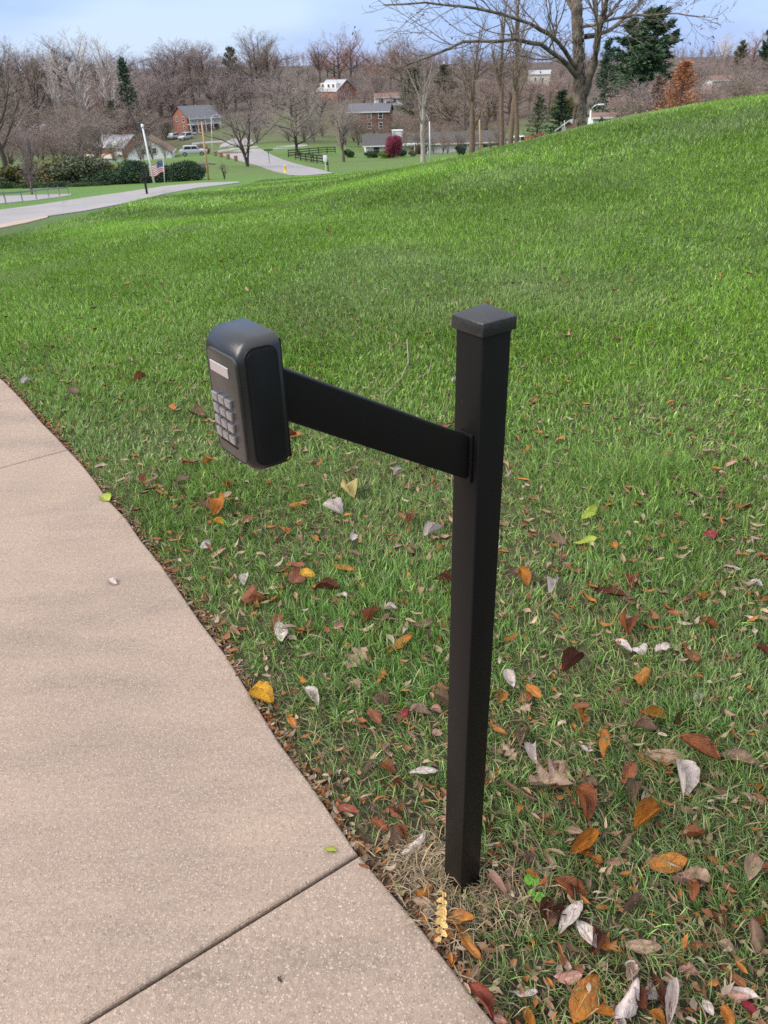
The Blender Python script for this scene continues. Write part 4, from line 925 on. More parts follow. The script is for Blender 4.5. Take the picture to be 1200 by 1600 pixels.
    B_ = np.concatenate(buds); B_ = B_[rng.random(len(B_)) < .33]; n = len(B_); s = rng.uniform(.018, .042, (n, 1)); d = nrm(rng.normal(size=(n, 3)) + np.array([0, 0, -.6])); e = nrm(np.cross(d, rng.normal(size=(n, 3))))
    V = np.stack([B_, B_ + d * s - e * s * .45, B_ + d * s * 2.0, B_ + d * s + e * s * .45], 1).reshape(-1, 3)
    o = ob('dead_leaves', mesh_np('dead_leaves', V, np.arange(4 * n).reshape(-1, 4)), mat('withered_leaf', (.10, .05, .035), .9, (.06, .03, .022), 3), root); o['kind'] = 'stuff'
crest_tree()

# trees one can tell apart: label, photo column, distance, photo row of the top, kind
tree('bare_tree', 'low branching bare tree beside the winding street left of the hydrant', 387, 72, 128, BT[4], 'dark', 'mauve', 1.05)
tree('bare_tree', 'round headed bare tree beyond the black fence', 464, 98, 118, BT[2], 'dark', 'grey', 1.0)
tree('bare_tree', 'small vase shaped bare tree on the lawn right of the white box sign', 537, 86, 150, BT[5], 'grey', 'grey', 1.15)
tree('bare_tree', 'bare tree with pale upright limbs standing by the white lamp post', 661, 75, 70, bare_tree(51, spread=.5, width=.8, n1=10, n2=6, n3=5, n4=4, trunk=.3, up=.12, tw=.9), 'pale', 'brown', 1.0)
tree('bare_tree', 'tall straight bare tree with vine covered trunk left of the timber pole', 737, 62, 5, bare_tree(52, spread=.6, width=.62, n1=12, n2=6, n3=5, n4=4, trunk=.25, tw=.9), 'warm', 'brown', 1.0)
for px, Y, top, s, lab in ((783, 48, -40, 53, 'left leaning vine covered trunk of the close tree pair'), (797, 50, -60, 54, 'slender brown tree between the vine covered pair'), (806, 47, -50, 55, 'right hand vine covered tree next to the white car')):
    tree('bare_tree', lab, px, Y, top, bare_tree(s, spread=.5, width=.5, n1=13, n2=6, n3=5, n4=3, trunk=.35, r0=.0165, up=.1, tw=.8), 'warm', 'rose' if s == 54 else 'brown', 1.0)
tree('bare_tree', 'wide dark bare tree at the far left with heavy crooked limbs', 12, 74, 40, bare_tree(56, spread=.85, width=1.05, n1=10, trunk=.18, tw=1.0), 'dark', 'brown', 1.0)
tree('bare_tree', 'vase shaped mauve tree with many stems by the street at the left edge', 50, 47, 186, bare_tree(57, multi=6, n1=7, n2=6, n3=5, n4=4, trunk=.1, spread=.42, width=.8, up=.15, r0=.02, tw=.8), 'grey', 'mauve', .95)
tree('sycamore_tree', 'pale barked sycamore standing tall above the left thicket', 140, 150, 34, bare_tree(58, spread=.5, width=.9, n1=12, n2=7, n3=5, n4=4, trunk=.3, up=.12, tw=1.3), 'pale', 'pale', 1.1)
tree('sycamore_tree', 'second pale sycamore right of the tallest one', 182, 155, 48, bare_tree(59, spread=.5, width=.85, n1=11, n2=7, n3=5, n4=4, trunk=.3, up=.12, tw=1.3), 'pale', 'pale', 1.0)
tree('sycamore_tree', 'slim pale sycamore on the left flank of the tallest one', 98, 158, 52, bare_tree(60, spread=.5, width=.85, n1=11, n2=7, n3=5, n4=4, trunk=.3, up=.12, tw=1.3), 'pale', 'pale', .9)
tree('spruce_tree', 'tall dark pointed spruce above the left houses', 213, 140, 92, SPR[0], 'dark', 'ever', .95)
tree('spruce_tree', 'dark narrow spruce right behind the big trunk', 938, 95, 62, SPR[1], 'dark', 'ever', 1.0)
tree('pine_tree', 'tall deep green pine right of the big trunk', 1010, 120, 18, PIN[0], 'dark', 'pine', 1.25)
tree('pine_tree', 'dense green pine leaning beside the tall pine', 980, 125, 36, PIN[1], 'dark', 'pine', 1.35)
tree('pine_tree', 'lower green pine filling in front of the tall pine', 1003, 116, 72, PIN[1], 'dark', 'pine', 1.8)
tree('pine_tree', 'green pine half hidden behind bare trees in the middle distance', 366, 232, 76, PIN[0], 'dark', 'cedar', .9)
tree('pine_tree', 'dark pine on the right skyline near the photo edge', 1192, 200, 45, PIN[0], 'dark', 'pine', .9)
tree('pine_tree', 'yellowish green pine on the right skyline', 1150, 210, 66, PIN[1], 'dark', 'cedar', .85)
tree('cypress_tree', 'rusty orange cone shaped cypress above the lawn crest', 1056, 56, 99, CYP[0], 'warm', 'orange', 1.6)
tree('cypress_tree', 'faded russet shrub tree on the left flank of the orange cypress', 1020, 58, 120, CYP[0], 'warm', 'rose', 1.5)
tree('cedar_tree', 'broad dull green cedar behind the pale limbed tree', 694, 165, 104, CYP[0], 'dark', 'cedar', 1.9)
tree('cedar_tree', 'second dull green cedar right of the brick house', 645, 170, 108, CYP[0], 'dark', 'cedar', 1.8)
tree('cedar_tree', 'dark cedar low beside the triple trunks', 838, 90, 148, SPR[0], 'dark', 'cedar', 1.6)
tree('cedar_tree', 'dark spreading cedar left of the big trunk base', 872, 88, 142, SPR[1], 'dark', 'ever', 2.0)
tree('cedar_tree', 'olive evergreen left of the tall pointed spruce', 186, 138, 158, SPR[0], 'dark', 'cedar', 1.5)
tree('oak_tree', 'russet oak rising round headed above the roofs', 530, 260, 32, BT[2], 'dark', 'red', 1.0)
tree('oak_tree', 'golden brown oak with clinging leaves right of the white house', 610, 230, 48, BT[0], 'warm', 'gold', .9)
tree('oak_tree', 'orange brown oak behind the golden one', 590, 250, 66, BT[2], 'warm', 'orange', .75)
tree('bare_tree', 'grey bare tree left of the russet oak', 500, 255, 52, BT[1], 'dark', 'grey', .9)
tree('bare_tree', 'tall bare tree on the skyline above the porch house', 405, 225, 36, BT[0], 'dark', 'mauve', .9)
tree('bare_tree', 'willowy yellow olive tree behind the cream house', 868, 190, 108, BT[2], 'warm', 'olive', .8)
tree('sapling', 'small dark leafless sapling by the lane right of the timber pole', 351, 53, 246, bare_tree(61, multi=3, n1=5, n2=5, n3=4, n4=3, trunk=.3, r0=.04, tw=.5), 'dark', 'mauve', 1.0)
# maroon and gold crowns carry leaves as well: sprays of small leaves through the crown
def leaf_spray(name, px, Y, lo, hi, wpx, tw, n, seed, leaf):
    pass
for px, Y, tp, vi, bk, tw, wd, lab in ((262, 205, 60, 1, 'dark', 'mauve', 1.1, 'tall bare tree left of the porch house reaching the skyline'), (284, 215, 54, 0, 'dark', 'mauve', 1.0, 'tallest bare tree behind the porch house'), (304, 210, 58, 3, 'dark', 'brown', 1.0, 'slim tall bare tree behind the porch house ridge'), (324, 220, 62, 5, 'dark', 'mauve', 1.2, 'tall bare tree right of the porch house ridge'),
        (28, 150, 48, 0, 'dark', 'mauve', 1.1, 'tall spreading bare tree at the far left skyline'), (62, 165, 58, 3, 'dark', 'brown', 1.2, 'tall bare tree left of the pale sycamores'), (424, 215, 46, 3, 'dark', 'brown', 1.1, 'tall bare tree close right of the tree above the street bend'), (548, 250, 44, 0, 'dark', 'red', 1.0, 'russet tinged tree touching the right side of the russet oak'), (626, 215, 44, 2, 'dark', 'rose', .9, 'rosy tall tree behind the golden brown oak'), (655, 190, 60, 1, 'dark', 'brown', 1.0, 'tall brown tree behind the pale limbed tree')):
    tree('bare_tree', lab, px, Y, tp, BT[vi], bk, tw, wd)
# the wooded slope: rows of bare trees, one label for each kind that looks alike
random.seed(19)
def row(n, x0, x1, Y0, Y1, t0, t1, kinds, label, group, wide=(.8, 1.15), vs=BT):
    for i in range(n):
        px = x0 + (x1 - x0) * (i + random.random()) / n; Y = random.uniform(Y0, Y1); bk, tw = random.choice(kinds)
        o = tree('thicket_bush' if vs is BUSH else 'bare_tree', label[tw], px, Y, max(random.uniform(t0, t1), skyline(px) + random.choice((random.uniform(0, 12), random.uniform(14, 48)))), random.choice(vs), bk, tw, random.uniform(*wide), group, cat='bush' if vs is BUSH else 'tree')
        WOODS.append((o, label[tw], px, Y))
WOODS = []
_SK = np.array([(-80, 45), (0, 42), (30, 62), (60, 62), (90, 44), (130, 34), (190, 50), (212, 92), (242, 112), (256, 66), (280, 56), (320, 58), (345, 88), (375, 82), (390, 52), (405, 36), (430, 48), (446, 92), (482, 96), (494, 60), (530, 33), (562, 54), (576, 92), (590, 58), (620, 46), (650, 58), (700, 74), (740, 62), (800, 50), (880, 70), (960, 60), (1040, 62), (1090, 70), (1128, 48), (1150, 62), (1175, 42), (1240, 58)])
def skyline(px): return float(np.interp(px, _SK[:, 0], _SK[:, 1]))
LANDM = [(20, 'at the far left'), (70, 'left of the sycamores'), (140, 'around the tall sycamore'), (213, 'near the pointed spruce'), (265, 'left of the porch house'), (310, 'behind the porch house'), (350, 'right of the porch house'), (405, 'above the street bend'), (465, 'above the black fence'), (527, 'around the dormered house'), (580, 'above the dark brick house'), (640, 'right of the dark brick house'), (690, 'behind the dull cedars'), (750, 'behind the tan gabled house'), (800, 'behind the close tree pair'), (842, 'around the cream house'), (905, 'behind the big trunk'), (965, 'around the rose shingled house'), (1005, 'behind the tall pine'), (1054, 'near the orange cypress'), (1116, 'around the pale sided house'), (1165, 'above the low dark house'), (1225, 'at the right edge')]
ORD = ['leftmost', 'second', 'third', 'fourth', 'fifth', 'sixth', 'seventh', 'eighth', 'ninth', 'tenth']
def label_woods():
    g = {}
    for o, lab, px, Y in WOODS:
        lm = min(LANDM, key=lambda q: abs(q[0] - px))[1]; dep = 'near' if Y < 150 else ('middle' if Y < 225 else 'far')
        g.setdefault(f'{dep} {lab} {lm}', []).append((px, o))
    for k, it in g.items():
        it.sort(key=lambda q: q[0])
        for n, (px, o) in enumerate(it):
            o['label'] = k if len(it) == 1 else k + (', the leftmost' if n == 0 else (', the rightmost' if n == len(it) - 1 else f', {ORD[min(n, 9)]} from left'))
A = {'mauve': 'mauve grey leafless tree', 'brown': 'brown leafless tree', 'grey': 'pale grey leafless tree', 'red': 'russet twigged tree', 'rose': 'rosy twigged tree'}
G = 'leafless trees of the wooded hillside'
K1 = [('dark', 'mauve'), ('dark', 'brown'), ('grey', 'mauve')]; K2 = [('grey', 'mauve'), ('grey', 'brown'), ('dark', 'rose')]
row(18, -80, 260, 225, 300, 36, 96, K1, A, G, (1.4, 2.0))
row(15, -60, 265, 165, 215, 96, 130, K2, A, G, (1.5, 2.1))
row(12, -60, 230, 128, 160, 130, 165, K2, A, G, (1.6, 2.2))
row(15, 235, 365, 230, 320, 30, 84, K1, A, G, (1.3, 1.9))
row(10, 225, 365, 185, 222, 92, 126, K1, A, G, (1.4, 2.0))
row(15, 350, 510, 220, 310, 34, 96, [('dark', 'mauve'), ('dark', 'grey'), ('dark', 'brown')], A, G, (1.4, 2.0))
row(10, 330, 500, 160, 205, 100, 132, [('grey', 'mauve'), ('grey', 'grey')], A, G, (1.5, 2.0))
row(14, 460, 670, 255, 340, 34, 96, [('dark', 'mauve'), ('dark', 'red'), ('dark', 'rose')], A, G, (1.3, 1.9))
row(8, 540, 680, 215, 245, 96, 124, [('dark', 'mauve'), ('grey', 'rose')], A, G, (1.4, 1.9))
row(14, 625, 900, 210, 310, 42, 92, [('dark', 'brown'), ('grey', 'rose'), ('dark', 'mauve')], A, G, (1.4, 2.0))
row(14, 660, 900, 130, 185, 100, 140, [('warm', 'rose'), ('grey', 'brown')], A, G, (1.5, 2.1))
row(20, 880, 1240, 240, 345, 50, 92, [('dark', 'mauve'), ('dark', 'grey'), ('dark', 'rose')], A, G, (1.3, 1.9))
row(20, 1015, 1250, 130, 200, 72, 110, [('grey', 'rose'), ('grey', 'mauve'), ('warm', 'brown')], A, G, (1.4, 1.9))
row(12, 1060, 1250, 80, 125, 92, 122, [('grey', 'rose'), ('grey', 'mauve')], A, G, (1.4, 1.9))
tree('bare_tree', 'pale bare tree on the right skyline', 1128, 260, 45, BT[1], 'pale', 'pale', 1.0)
tree('bare_tree', 'reddish bare tree on the right skyline near the pines', 1172, 240, 42, BT[0], 'dark', 'red', 1.0)
# thickets
Bl = {'mauve': 'mauve thicket bush', 'brown': 'brown thicket bush', 'rose': 'rosy thicket bush', 'grey': 'grey thicket bush'}
row(18, -60, 165, 72, 125, 165, 215, [('grey', 'mauve'), ('grey', 'rose'), ('grey', 'brown')], Bl, 'thicket bushes left', (1.5, 2.4), BUSH)
row(7, 165, 262, 104, 116, 200, 226, [('grey', 'mauve'), ('grey', 'brown')], Bl, 'thicket bushes left', (.8, 1.2), BUSH)
row(18, 150, 268, 140, 160, 172, 205, [('grey', 'mauve'), ('grey', 'rose'), ('grey', 'brown')], Bl, 'thicket bushes left', (1.5, 2.4), BUSH)
row(20, 540, 800, 124, 145, 168, 198, [('grey', 'rose'), ('grey', 'brown')], Bl, 'thicket bushes middle', (1.0, 1.6), BUSH)
row(14, 630, 790, 104, 112, 190, 212, [('grey', 'rose'), ('grey', 'brown')], {k: v.replace('thicket bush', 'low garden bush') for k, v in Bl.items()}, 'leafless bushes before the white house', (.8, 1.2), BUSH)
row(10, 975, 1100, 72, 110, 112, 140, [('grey', 'rose'), ('grey', 'mauve')], Bl, 'thicket bushes right', (1.4, 2.2), BUSH)
row(30, 1085, 1250, 62, 120, 112, 142, [('grey', 'rose'), ('grey', 'mauve'), ('warm', 'brown')], Bl, 'thicket bushes right', (1.4, 2.2), BUSH)
row(22, 385, 570, 128, 200, 160, 205, [('grey', 'mauve'), ('grey', 'rose')], Bl, 'thicket bushes along the street', (1.3, 2.0), BUSH)
row(34, 540, 1010, 180, 310, 105, 150, [('grey', 'mauve'), ('grey', 'brown'), ('grey', 'rose')], {k: v.replace('thicket', 'hillside') for k, v in Bl.items()}, 'thicket bushes on the ridge', (1.3, 2.2), BUSH)
row(16, 640, 960, 215, 330, 56, 100, K1, A, G, (1.3, 1.9))
label_woods()
# far wood behind everything: too many stems to count
def far_wood():
    parts = []; rng = np.random.default_rng(5)
    N = 2300; y = 250 + 420 * rng.random(N) ** .8; x = rng.uniform(-.62, .62, N) * y * 1.0; z = terr(x, y); h = rng.uniform(3, 9, N) * np.where(y > 420, .9, .75)
    P0 = np.stack([np.stack([x, y, z], 1), np.stack([x + rng.normal(0, .5, N), y, z + h * .5], 1), np.stack([x + rng.normal(0, 1, N), y, z + h], 1)], 1); R0 = np.tile([.15, .11, .03], (N, 1))
    P1, R1 = polyline_children(P0, R0, 12, .2, 1, .7, .42, 3, .1, .12, .6, rng); P2, R2 = polyline_children(P1, np.maximum(R1, .03), 6, .15, 1, .7, .45, 3, .08, .15, .7, rng); R2 = np.maximum(R2, .02)
    v, q, t = join([tubes_np(P0, R0, 3), tubes_np(P1, np.maximum(R1, .03), 1), tubes_np(P2, R2, 1)])
    tag(ob('far_wood', mesh_np('far_wood', v, q, t), TW['mauve']), 'mauve brown leafless wood along the far ridge', 'wood', kind='stuff')
far_wood()

# hedge and shrubs
def shrub(name, label, px, Y, w_px, top, v, tw, deep=1.0, group=None, cat='shrub'):
    b, h = ht(px, Y, top); w = w_px / 2 * WY(Y) / 1388 * 1.15; h = max(h, .2)
    return instance(name, [('stems', v[0], BK['dark']), ('foliage', v[1], TW[tw])], b, random.uniform(-.3, .3), (w, w * deep, h), label, cat, group)
shrub('maple_tree', 'small maroon leaved maple in front of the white house', 615, 92, 29, 208, SHR[1], 'maroon', .9, None, 'tree')
EV = [leafy(45, 5200, 1, 1, 1, .085, 11, .2), leafy(46, 5200, 1, 1, 1, .085, 13, .2)]
for i, (px, w, tp) in enumerate(((160, 46, 263), (184, 44, 258), (206, 44, 246), (229, 42, 254), (250, 40, 256), (272, 38, 246), (292, 36, 247), (304, 26, 252))):
    shrub('hedge_bush', 'dark evergreen hedge bush behind the flag, ' + (['leftmost', 'second from left', 'third from left', 'fourth from left', 'fifth from left', 'sixth from left', 'seventh from left', 'rightmost'][i]), px, 56 - .2 * i, w * 1.6, tp, EV[i % 2], 'ever' if i % 3 else 'box', .8, 'evergreen hedge bushes', 'hedge bush')
for i, (px, w, tp) in enumerate(((-20, 60, 262), (22, 58, 258), (60, 60, 252), (95, 60, 242), (128, 60, 240), (150, 50, 246))):
    shrub('olive_bush', 'loose olive bush along the left street, ' + (['leftmost', 'second from left', 'third from left', 'fourth from left', 'fifth from left', 'rightmost'][i]), px, 57 + i % 2, w * 1.6, tp, SHR[i % 3], 'olive' if i % 4 else 'cedar', .8, 'olive bushes along the left street', 'bush')
for i, px in enumerate((0, 40, 82, 120, 150)):
    shrub('low_bush', 'dark low bush under the olive bushes, ' + (['leftmost', 'second from left', 'third from left', 'fourth from left', 'rightmost'][i]), px, 55, 58, 283, EV[i % 2], 'box', .7, 'dark low bushes under the olive row', 'bush')
for px, Y, w, tp, tw, lab in ((576, 94, 24, 234, 'box', 'dark clipped box bush left of the yellow green one'), (597, 92, 22, 234, 'lime', 'yellow green rounded bush below the maroon maple'), (545, 95, 18, 233, 'box', 'dark low bush at the left end of the white house'), (607, 95, 16, 232, 'box', 'dark bush tucked behind the yellow green one'),
                              (628, 95, 18, 233, 'box', 'dark bush right of the maroon maple'), (642, 95, 14, 233, 'olive', 'dull green bush by the white porch posts'), (719, 94, 16, 226, 'ever', 'dark bush against the long white wall'), (317, 120, 24, 224, 'straw', 'round tan dry tuft on the porch house lawn'), (845, 66, 30, 206, 'red', 'low red bush behind the lawn crest'), (822, 68, 20, 209, 'orange', 'low orange bush next to the white car'), (938, 82, 11, 182, 'box', 'dark upright bush before the left half of the white garage'), (962, 82, 11, 180, 'box', 'dark upright bush before the right half of the white garage'), (880, 130, 50, 150, 'olive', 'olive tree like bush left of the big trunk'), (345, 100, 50, 255, 'brown', 'low brown scrub along the timber pole bank'), (320, 75, 36, 262, 'mauve', 'low mauve scrub behind the timber pole')):
    shrub('bush', lab, px, Y, w, tp, SHR[int(px) % 3], tw, .9, None, 'bush')

# ------------------------------------------------------------------ houses across the valley
BRK = mat('red_brick', (.30, .125, .085), .9, (.22, .09, .065), 1.5, 6); BRD = mat('dark_brick', (.165, .088, .07), .9, (.11, .06, .05), 1.5, 6)
WHT = mat('white_paint', (.72, .71, .70), .7, (.6, .59, .58), .8); CRM = mat('cream_siding', (.62, .57, .45), .8, (.55, .5, .4), .8); GRYR = mat('grey_shingle', (.125, .125, .14), .9, (.085, .085, .098), 3, 6)
BRNR = mat('brown_shingle', (.21, .125, .095), .9, (.15, .09, .07), 3, 6); TANW = mat('tan_siding', (.42, .33, .26), .85, (.36, .28, .22), 1); ROSE = mat('rose_shingle', (.27, .175, .17), .9, (.2, .13, .13), 2, 5); PGRY = mat('pale_grey_shingle', (.36, .36, .38), .9, (.28, .28, .3), 3, 5)
GLS = mat('dark_window_glass', (.02, .023, .028), .12, spec=.6); CONC2 = mat('pale_masonry', (.55, .53, .50), .9, (.46, .44, .42), 1)
def window(parent, side, W_, D_, u, z, w, h, bars=1, fm=None):
    """on side 'f','l','r' of a house body; u along the wall, z sill height"""
    t = .09; b = MB(); g = MB()
    def bx(m, cu, cz, su, sz, o, th):
        if side == 'f': m.box((cu, -D_ / 2 - o, cz), (su, th, sz))
        elif side == 'l': m.box((-W_ / 2 - o, cu, cz), (th, su, sz))
        else: m.box((W_ / 2 + o, cu, cz), (th, su, sz))
    for cu, cz, su, sz in ((u, z - t / 2, w + 2 * t, t), (u, z + h + t / 2, w + 2 * t, t), (u - w / 2 - t / 2, z + h / 2, t, h), (u + w / 2 + t / 2, z + h / 2, t, h)): bx(b, cu, cz, su, sz, .03, .12)
    if bars: bx(b, u, z + h / 2, w, .05, .025, .06)
    bx(g, u, z + h / 2, w, h, .004, .03)
    f = b.build('window', fm or WHT, parent); g.build('pane', GLS, f); return f
def house(name, label, px, Y, w, d, hw, hr, rz, wm, rm, front=(), left=(), right=(), chim=(), over=.35, porch=0., cat='house', raise_=0.0, z=None):
    p = stand(px, Y)
    r = thing(name, label, cat, (p[0], p[1], p[2] + raise_ if z is None else z), rz)
    MB().prism([(-d / 2, -1.2), (d / 2, -1.2), (d / 2, hw), (0, hw + hr - .05), (-d / 2, hw)], 'x', -w / 2, w / 2).build('wall', wm, r)
    sl = hr / (d / 2); t = .16; o = over
    yf, yb = -d / 2 - o - porch, d / 2 + o
    def zz(y): return hw + hr - abs(y) * sl
    roof = MB().prism([(yf, zz(yf)), (0, hw + hr), (yb, zz(yb)), (yb, zz(yb) + t), (0, hw + hr + t * 1.15), (yf, zz(yf) + t)], 'x', -w / 2 - o, w / 2 + o).build('roof', rm, r)
    for cx, cy, cw, ch, cm in chim: MB().box((cx, cy, (zz(cy) + hw + hr + ch) / 2 - .3), (cw, cw * .8, hw + hr + ch - zz(cy) + .6)).box((cx, cy, hw + hr + ch - .02), (cw + .12, cw * .8 + .12, .1)).build('chimney', cm, roof)
    for y in (yf - .03, yb + .03): MB().box((0, y, zz(y) + .06), (w + 2 * o + .02, .05, .2)).build('fascia', WHT, roof)
    for s, L in (('f', front), ('l', left), ('r', right)):
        for q in L: window(r, s, w, d, *q)
    return r
R_ = math.radians
# porch house
h = house('brick_house', 'red brick two storey house with white double porch on the hillside', 308, 165, 9.4, 9.6, 4.4, 2.1, R_(36), BRK, GRYR, left=((-2.4, .6, 1.0, 1.1), (-2.4, 2.8, 1.1, 1.2), (2.2, 2.8, 1.0, 1.1)), chim=((1.5, 1.2, .8, .5, BRK),), porch=1.6)
dk = MB().box((0, -4.8 - .8, 2.2), (9.4, 1.6, .18)).box((0, -4.8 - .8, .05), (9.6, 1.7, .2)); dk.build('porch_deck', WHT, h)
for i in range(5): MB().box((-4.6 + 2.3 * i, -4.8 - 1.5, 1.95), (.22, .22, 4.1)).build('porch_post', WHT, h)
rl = MB().box((0, -6.3, 3.25), (9.3, .07, .10)).box((0, -6.3, 2.42), (9.3, .07, .08))
for i in range(62): rl.box((-4.6 + .15 * i, -6.3, 2.83), (.06, .05, .76))
rl.build('porch_railing', WHT, h)
for x in (-3.0, -.2, 2.8):
    for z in (.3, 2.5): window(h, 'f', 9.4, 9.6, x, z, 1.0, 1.5)
# dark brick house
house('brick_house', 'dark brick two storey house with three white upper windows above the white house', 580, 150, 10.4, 8, 4.4, 1.6, R_(-8), BRD, GRYR, front=((-2.8, 2.8, .9, 1.3), (.2, 2.8, .9, 1.3), (3.1, 2.8, .9, 1.3), (.2, .6, .9, 1.3), (3.1, .6, .9, 1.3)), chim=((4.7, 0, 1.0, .5, BRD), (-1, .4, .35, .2, GRYR)))
# white dormer house on the hill
h = house('brick_house', 'brick gabled house with long white dormer high on the hill', 527, 210, 11.4, 9, 2.7, 3.2, R_(-50), BRK, PGRY, right=((0, 3.3, .7, .9), (-1.5, .7, .9, 1.1), (1.5, .7, .9, 1.1)), chim=((-1.5, .3, .9, .7, BRK),))
MB().box((-.2, -2.4, 4.1), (9.4, 2.8, 1.9)).build('dormer', WHT, h)
for x in (-3.2, 0.2, 3.0): window(h, 'f', 11.4, 7.6, x, 3.7, 1.2, 1.0)
# white ranch
h = house('ranch_house', 'long low white house with grey roof across the valley lawn', 676, 118, 27.5, 10, 2.05, 1.5, R_(2), WHT, mat('weathered_grey_shingle', (.085, .078, .076), .95, (.058, .053, .052), 3, 6), front=((-11.6, .5, 1.2, 1.35), (-8.4, .15, 1.2, 1.75), (-3.4, .15, 2.6, 1.75), (5.4, .5, 1.6, 1.3), (11.0, .35, 3.2, 1.35)), over=.6)
MB().box((-7.2, -1.0, 3.0), (2.0, 1.7, 2.6)).box((-7.2, -1.0, 4.3), (2.2, 1.9, .16)).build('chimney', WHT, h)
MB().box((-4.0, -6.2, 2.1), (4.8, 2.4, .24)).build('porch_roof', WHT, h)
for x in (-6.3, -4.3, -1.75): MB().box((x, -7.1, 1.0), (.22, .22, 2.0)).build('porch_post', WHT, h)
MB().box((-4.0, -6.3, .03), (5.2, 2.6, .16)).build('porch_floor', CONC2, h)
# cream house, tan house, small ones
house('cream_house', 'small cream house with pale hipped roof between the thin trunks', 842, 235, 8.6, 8, 3.6, 1.2, R_(-14), CRM, PGRY, front=((-1.3, 1.3, .7, 1.0), (1.7, 1.3, .6, 1.0)), right=((0, 1.2, .7, 1.0),))
house('gabled_house', 'tan gabled house with white trim behind the straight vine covered tree', 750, 172, 8, 7.6, 3.3, 2.0, R_(84), TANW, BRNR, left=((-1.6, 1.4, 1.1, 1.1), (1.8, 1.4, .9, 1.1), (0, 3.6, .6, .7)))
house('tan_house', 'low tan roofed house peeping out above the dark brick house', 606, 195, 9.0, 6, 2.2, 1.0, R_(5), WHT, BRNR, front=((-2.5, .6, 1.4, 1.1), (2, .6, 1, 1.1)))
house('rose_house', 'rose shingled gabled house between the dark spruce and the pines', 967, 150, 5.4, 5.4, 3.4, 2.6, R_(82), ROSE, ROSE, left=((-.8, 2.4, .7, 1.0), (.9, 2.4, .7, 1.0)))
house('pale_house', 'pale sided house half hidden by bare trees above the lawn crest', 1116, 104, 4.2, 3.4, 3.7, .5, R_(12), WHT, BRNR, front=((-1.9, 1.4, .6, 1.5), (-.7, 1.4, .6, 1.5), (1.2, 1.4, .8, 1.4)))
house('low_house', 'low dark roofed house at the right above the lawn crest', 1162, 122, 8, 6, 1.2, .9, R_(8), BRD, mat('dark_brown_shingle', (.10, .075, .065), .9, (.07, .052, .046), 3, 6), front=((-1.5, .3, 1.6, .9), (2, .3, 1.4, .9)))
house('brick_house', 'small red brick house hidden in the thicket at the far left', 68, 160, 5, 5, 2.6, 1.0, R_(-18), BRD, PGRY, front=((-1.5, .9, .9, 1.1), (1.5, .9, .9, 1.1)))
# A frame and its neighbour behind the hedge
h = house('gabled_house', 'white gable fronted house with brown roof and tall glass behind the hedge', 239, 124, 9, 8.8, 1.7, 2.7, R_(98), WHT, BRNR, left=((0, 1.5, .9, 1.5), (-1.1, 1.5, .8, 1.0), (1.1, 1.5, .8, 1.0)), raise_=0)
h = house('gabled_house', 'grey roofed house with brick chimney left of the white gabled one', 190, 131, 8.2, 7, 2.2, 2.0, R_(-24), BRK, PGRY, right=((0, 1, 1, 1.2),), left=((0, .8, 1, 1.1),), chim=((1.4, .6, .8, .9, BRK), (2.7, .3, .6, .6, BRK)), raise_=0)
MB().box((2.2, -2.6, 1.7), (2.4, 2.2, 2.6)).build('dormer', WHT, h)
for x in (1.6, 2.8): window(h, 'f', 8.2, 7.45, x, 1.4, .6, 1.1)
house('shed', 'long low tan roofed shed left of the brick chimney house', 163, 118, 6, 3, .8, .4, R_(-6), WHT, TANW, cat='shed')
house('shed', 'small white roofed shed half hidden behind the big trunk', 892, 76, 2.4, 2.6, 2.0, .85, R_(60), BRNR, PGRY, cat='shed')
g = house('garage', 'white garage with two arched dark doors beyond the lawn crest', 946, 84, 4.6, 4, 2.4, .35, R_(-4), WHT, BRNR, cat='garage', raise_=.3)
for x in (-1.0, 1.0): MB().prism([(x - .55, .02), (x + .55, .02), (x + .55, 1.1)] + [(x + .55 * math.cos(a), 1.1 + .5 * math.sin(a)) for a in np.linspace(.3, 2.84, 7)] + [(x - .55, 1.1)], 'y', -2.03, -1.98).build('door', DARKM, g)

# ------------------------------------------------------------------ cars
def car(name, label, px, Y, rz, m, van=False):
    p = stand(px, Y); r = thing(name, label, 'car', (p[0], p[1], p[2] + .02), rz); H = .55 if not van else .75
    b = MB().prism([(-2.2, .32), (2.2, .32), (2.25, .75), (1.9, .9), (1.1, .98), (-1.9, 1.0), (-2.25, .9)], 'y', -.86, .86); b.build('body', m, r, bevel=.06, seg=2)
    MB().prism([(-2.0 if van else -1.7, .985), (1.15, .965), (.55, 1.0 + H), (-1.5 if not van else -1.95, 1.0 + H)], 'y', -.76, .76).build('cabin', m, r, bevel=.06, seg=2)
    for s in (-1, 1):
        MB().prism([(-1.4, 1.06), (-.3, 1.06), (-.3, .92 + H), (-1.28, .92 + H)], 'y', s * .74, s * .775).build('side_window', GLS, r)
        MB().prism([(-.2, 1.06), (.85, 1.06), (.5, .92 + H), (-.2, .92 + H)], 'y', s * .74, s * .775).build('side_window', GLS, r)
        for x in (-1.35, 1.4):
            w = MB().tube([(x, s * .66, .33), (x, s * .88, .33)], .33, 14).build('wheel', DARKM, r); MB().tube([(x, s * .87, .33), (x, s * .895, .33)], .2, 10).build('rim', KEYM, w)
        MB().box((2.2, s * .6, .72), (.12, .36, .16)).build('headlight', WHT, r)
    MB().prism([(1.08, 1.02), (1.12, 1.04), (.60, .94 + H), (.56, .92 + H)], 'y', -.66, .66).build('windscreen', GLS, r)
CW = mat('white_car_paint', (.72, .73, .75), .25, spec=.6); CS = mat('silver_car_paint', (.42, .43, .45), .3, metal=.3, spec=.6); CB = mat('grey_car_paint', (.25, .26, .28), .3, spec=.6)
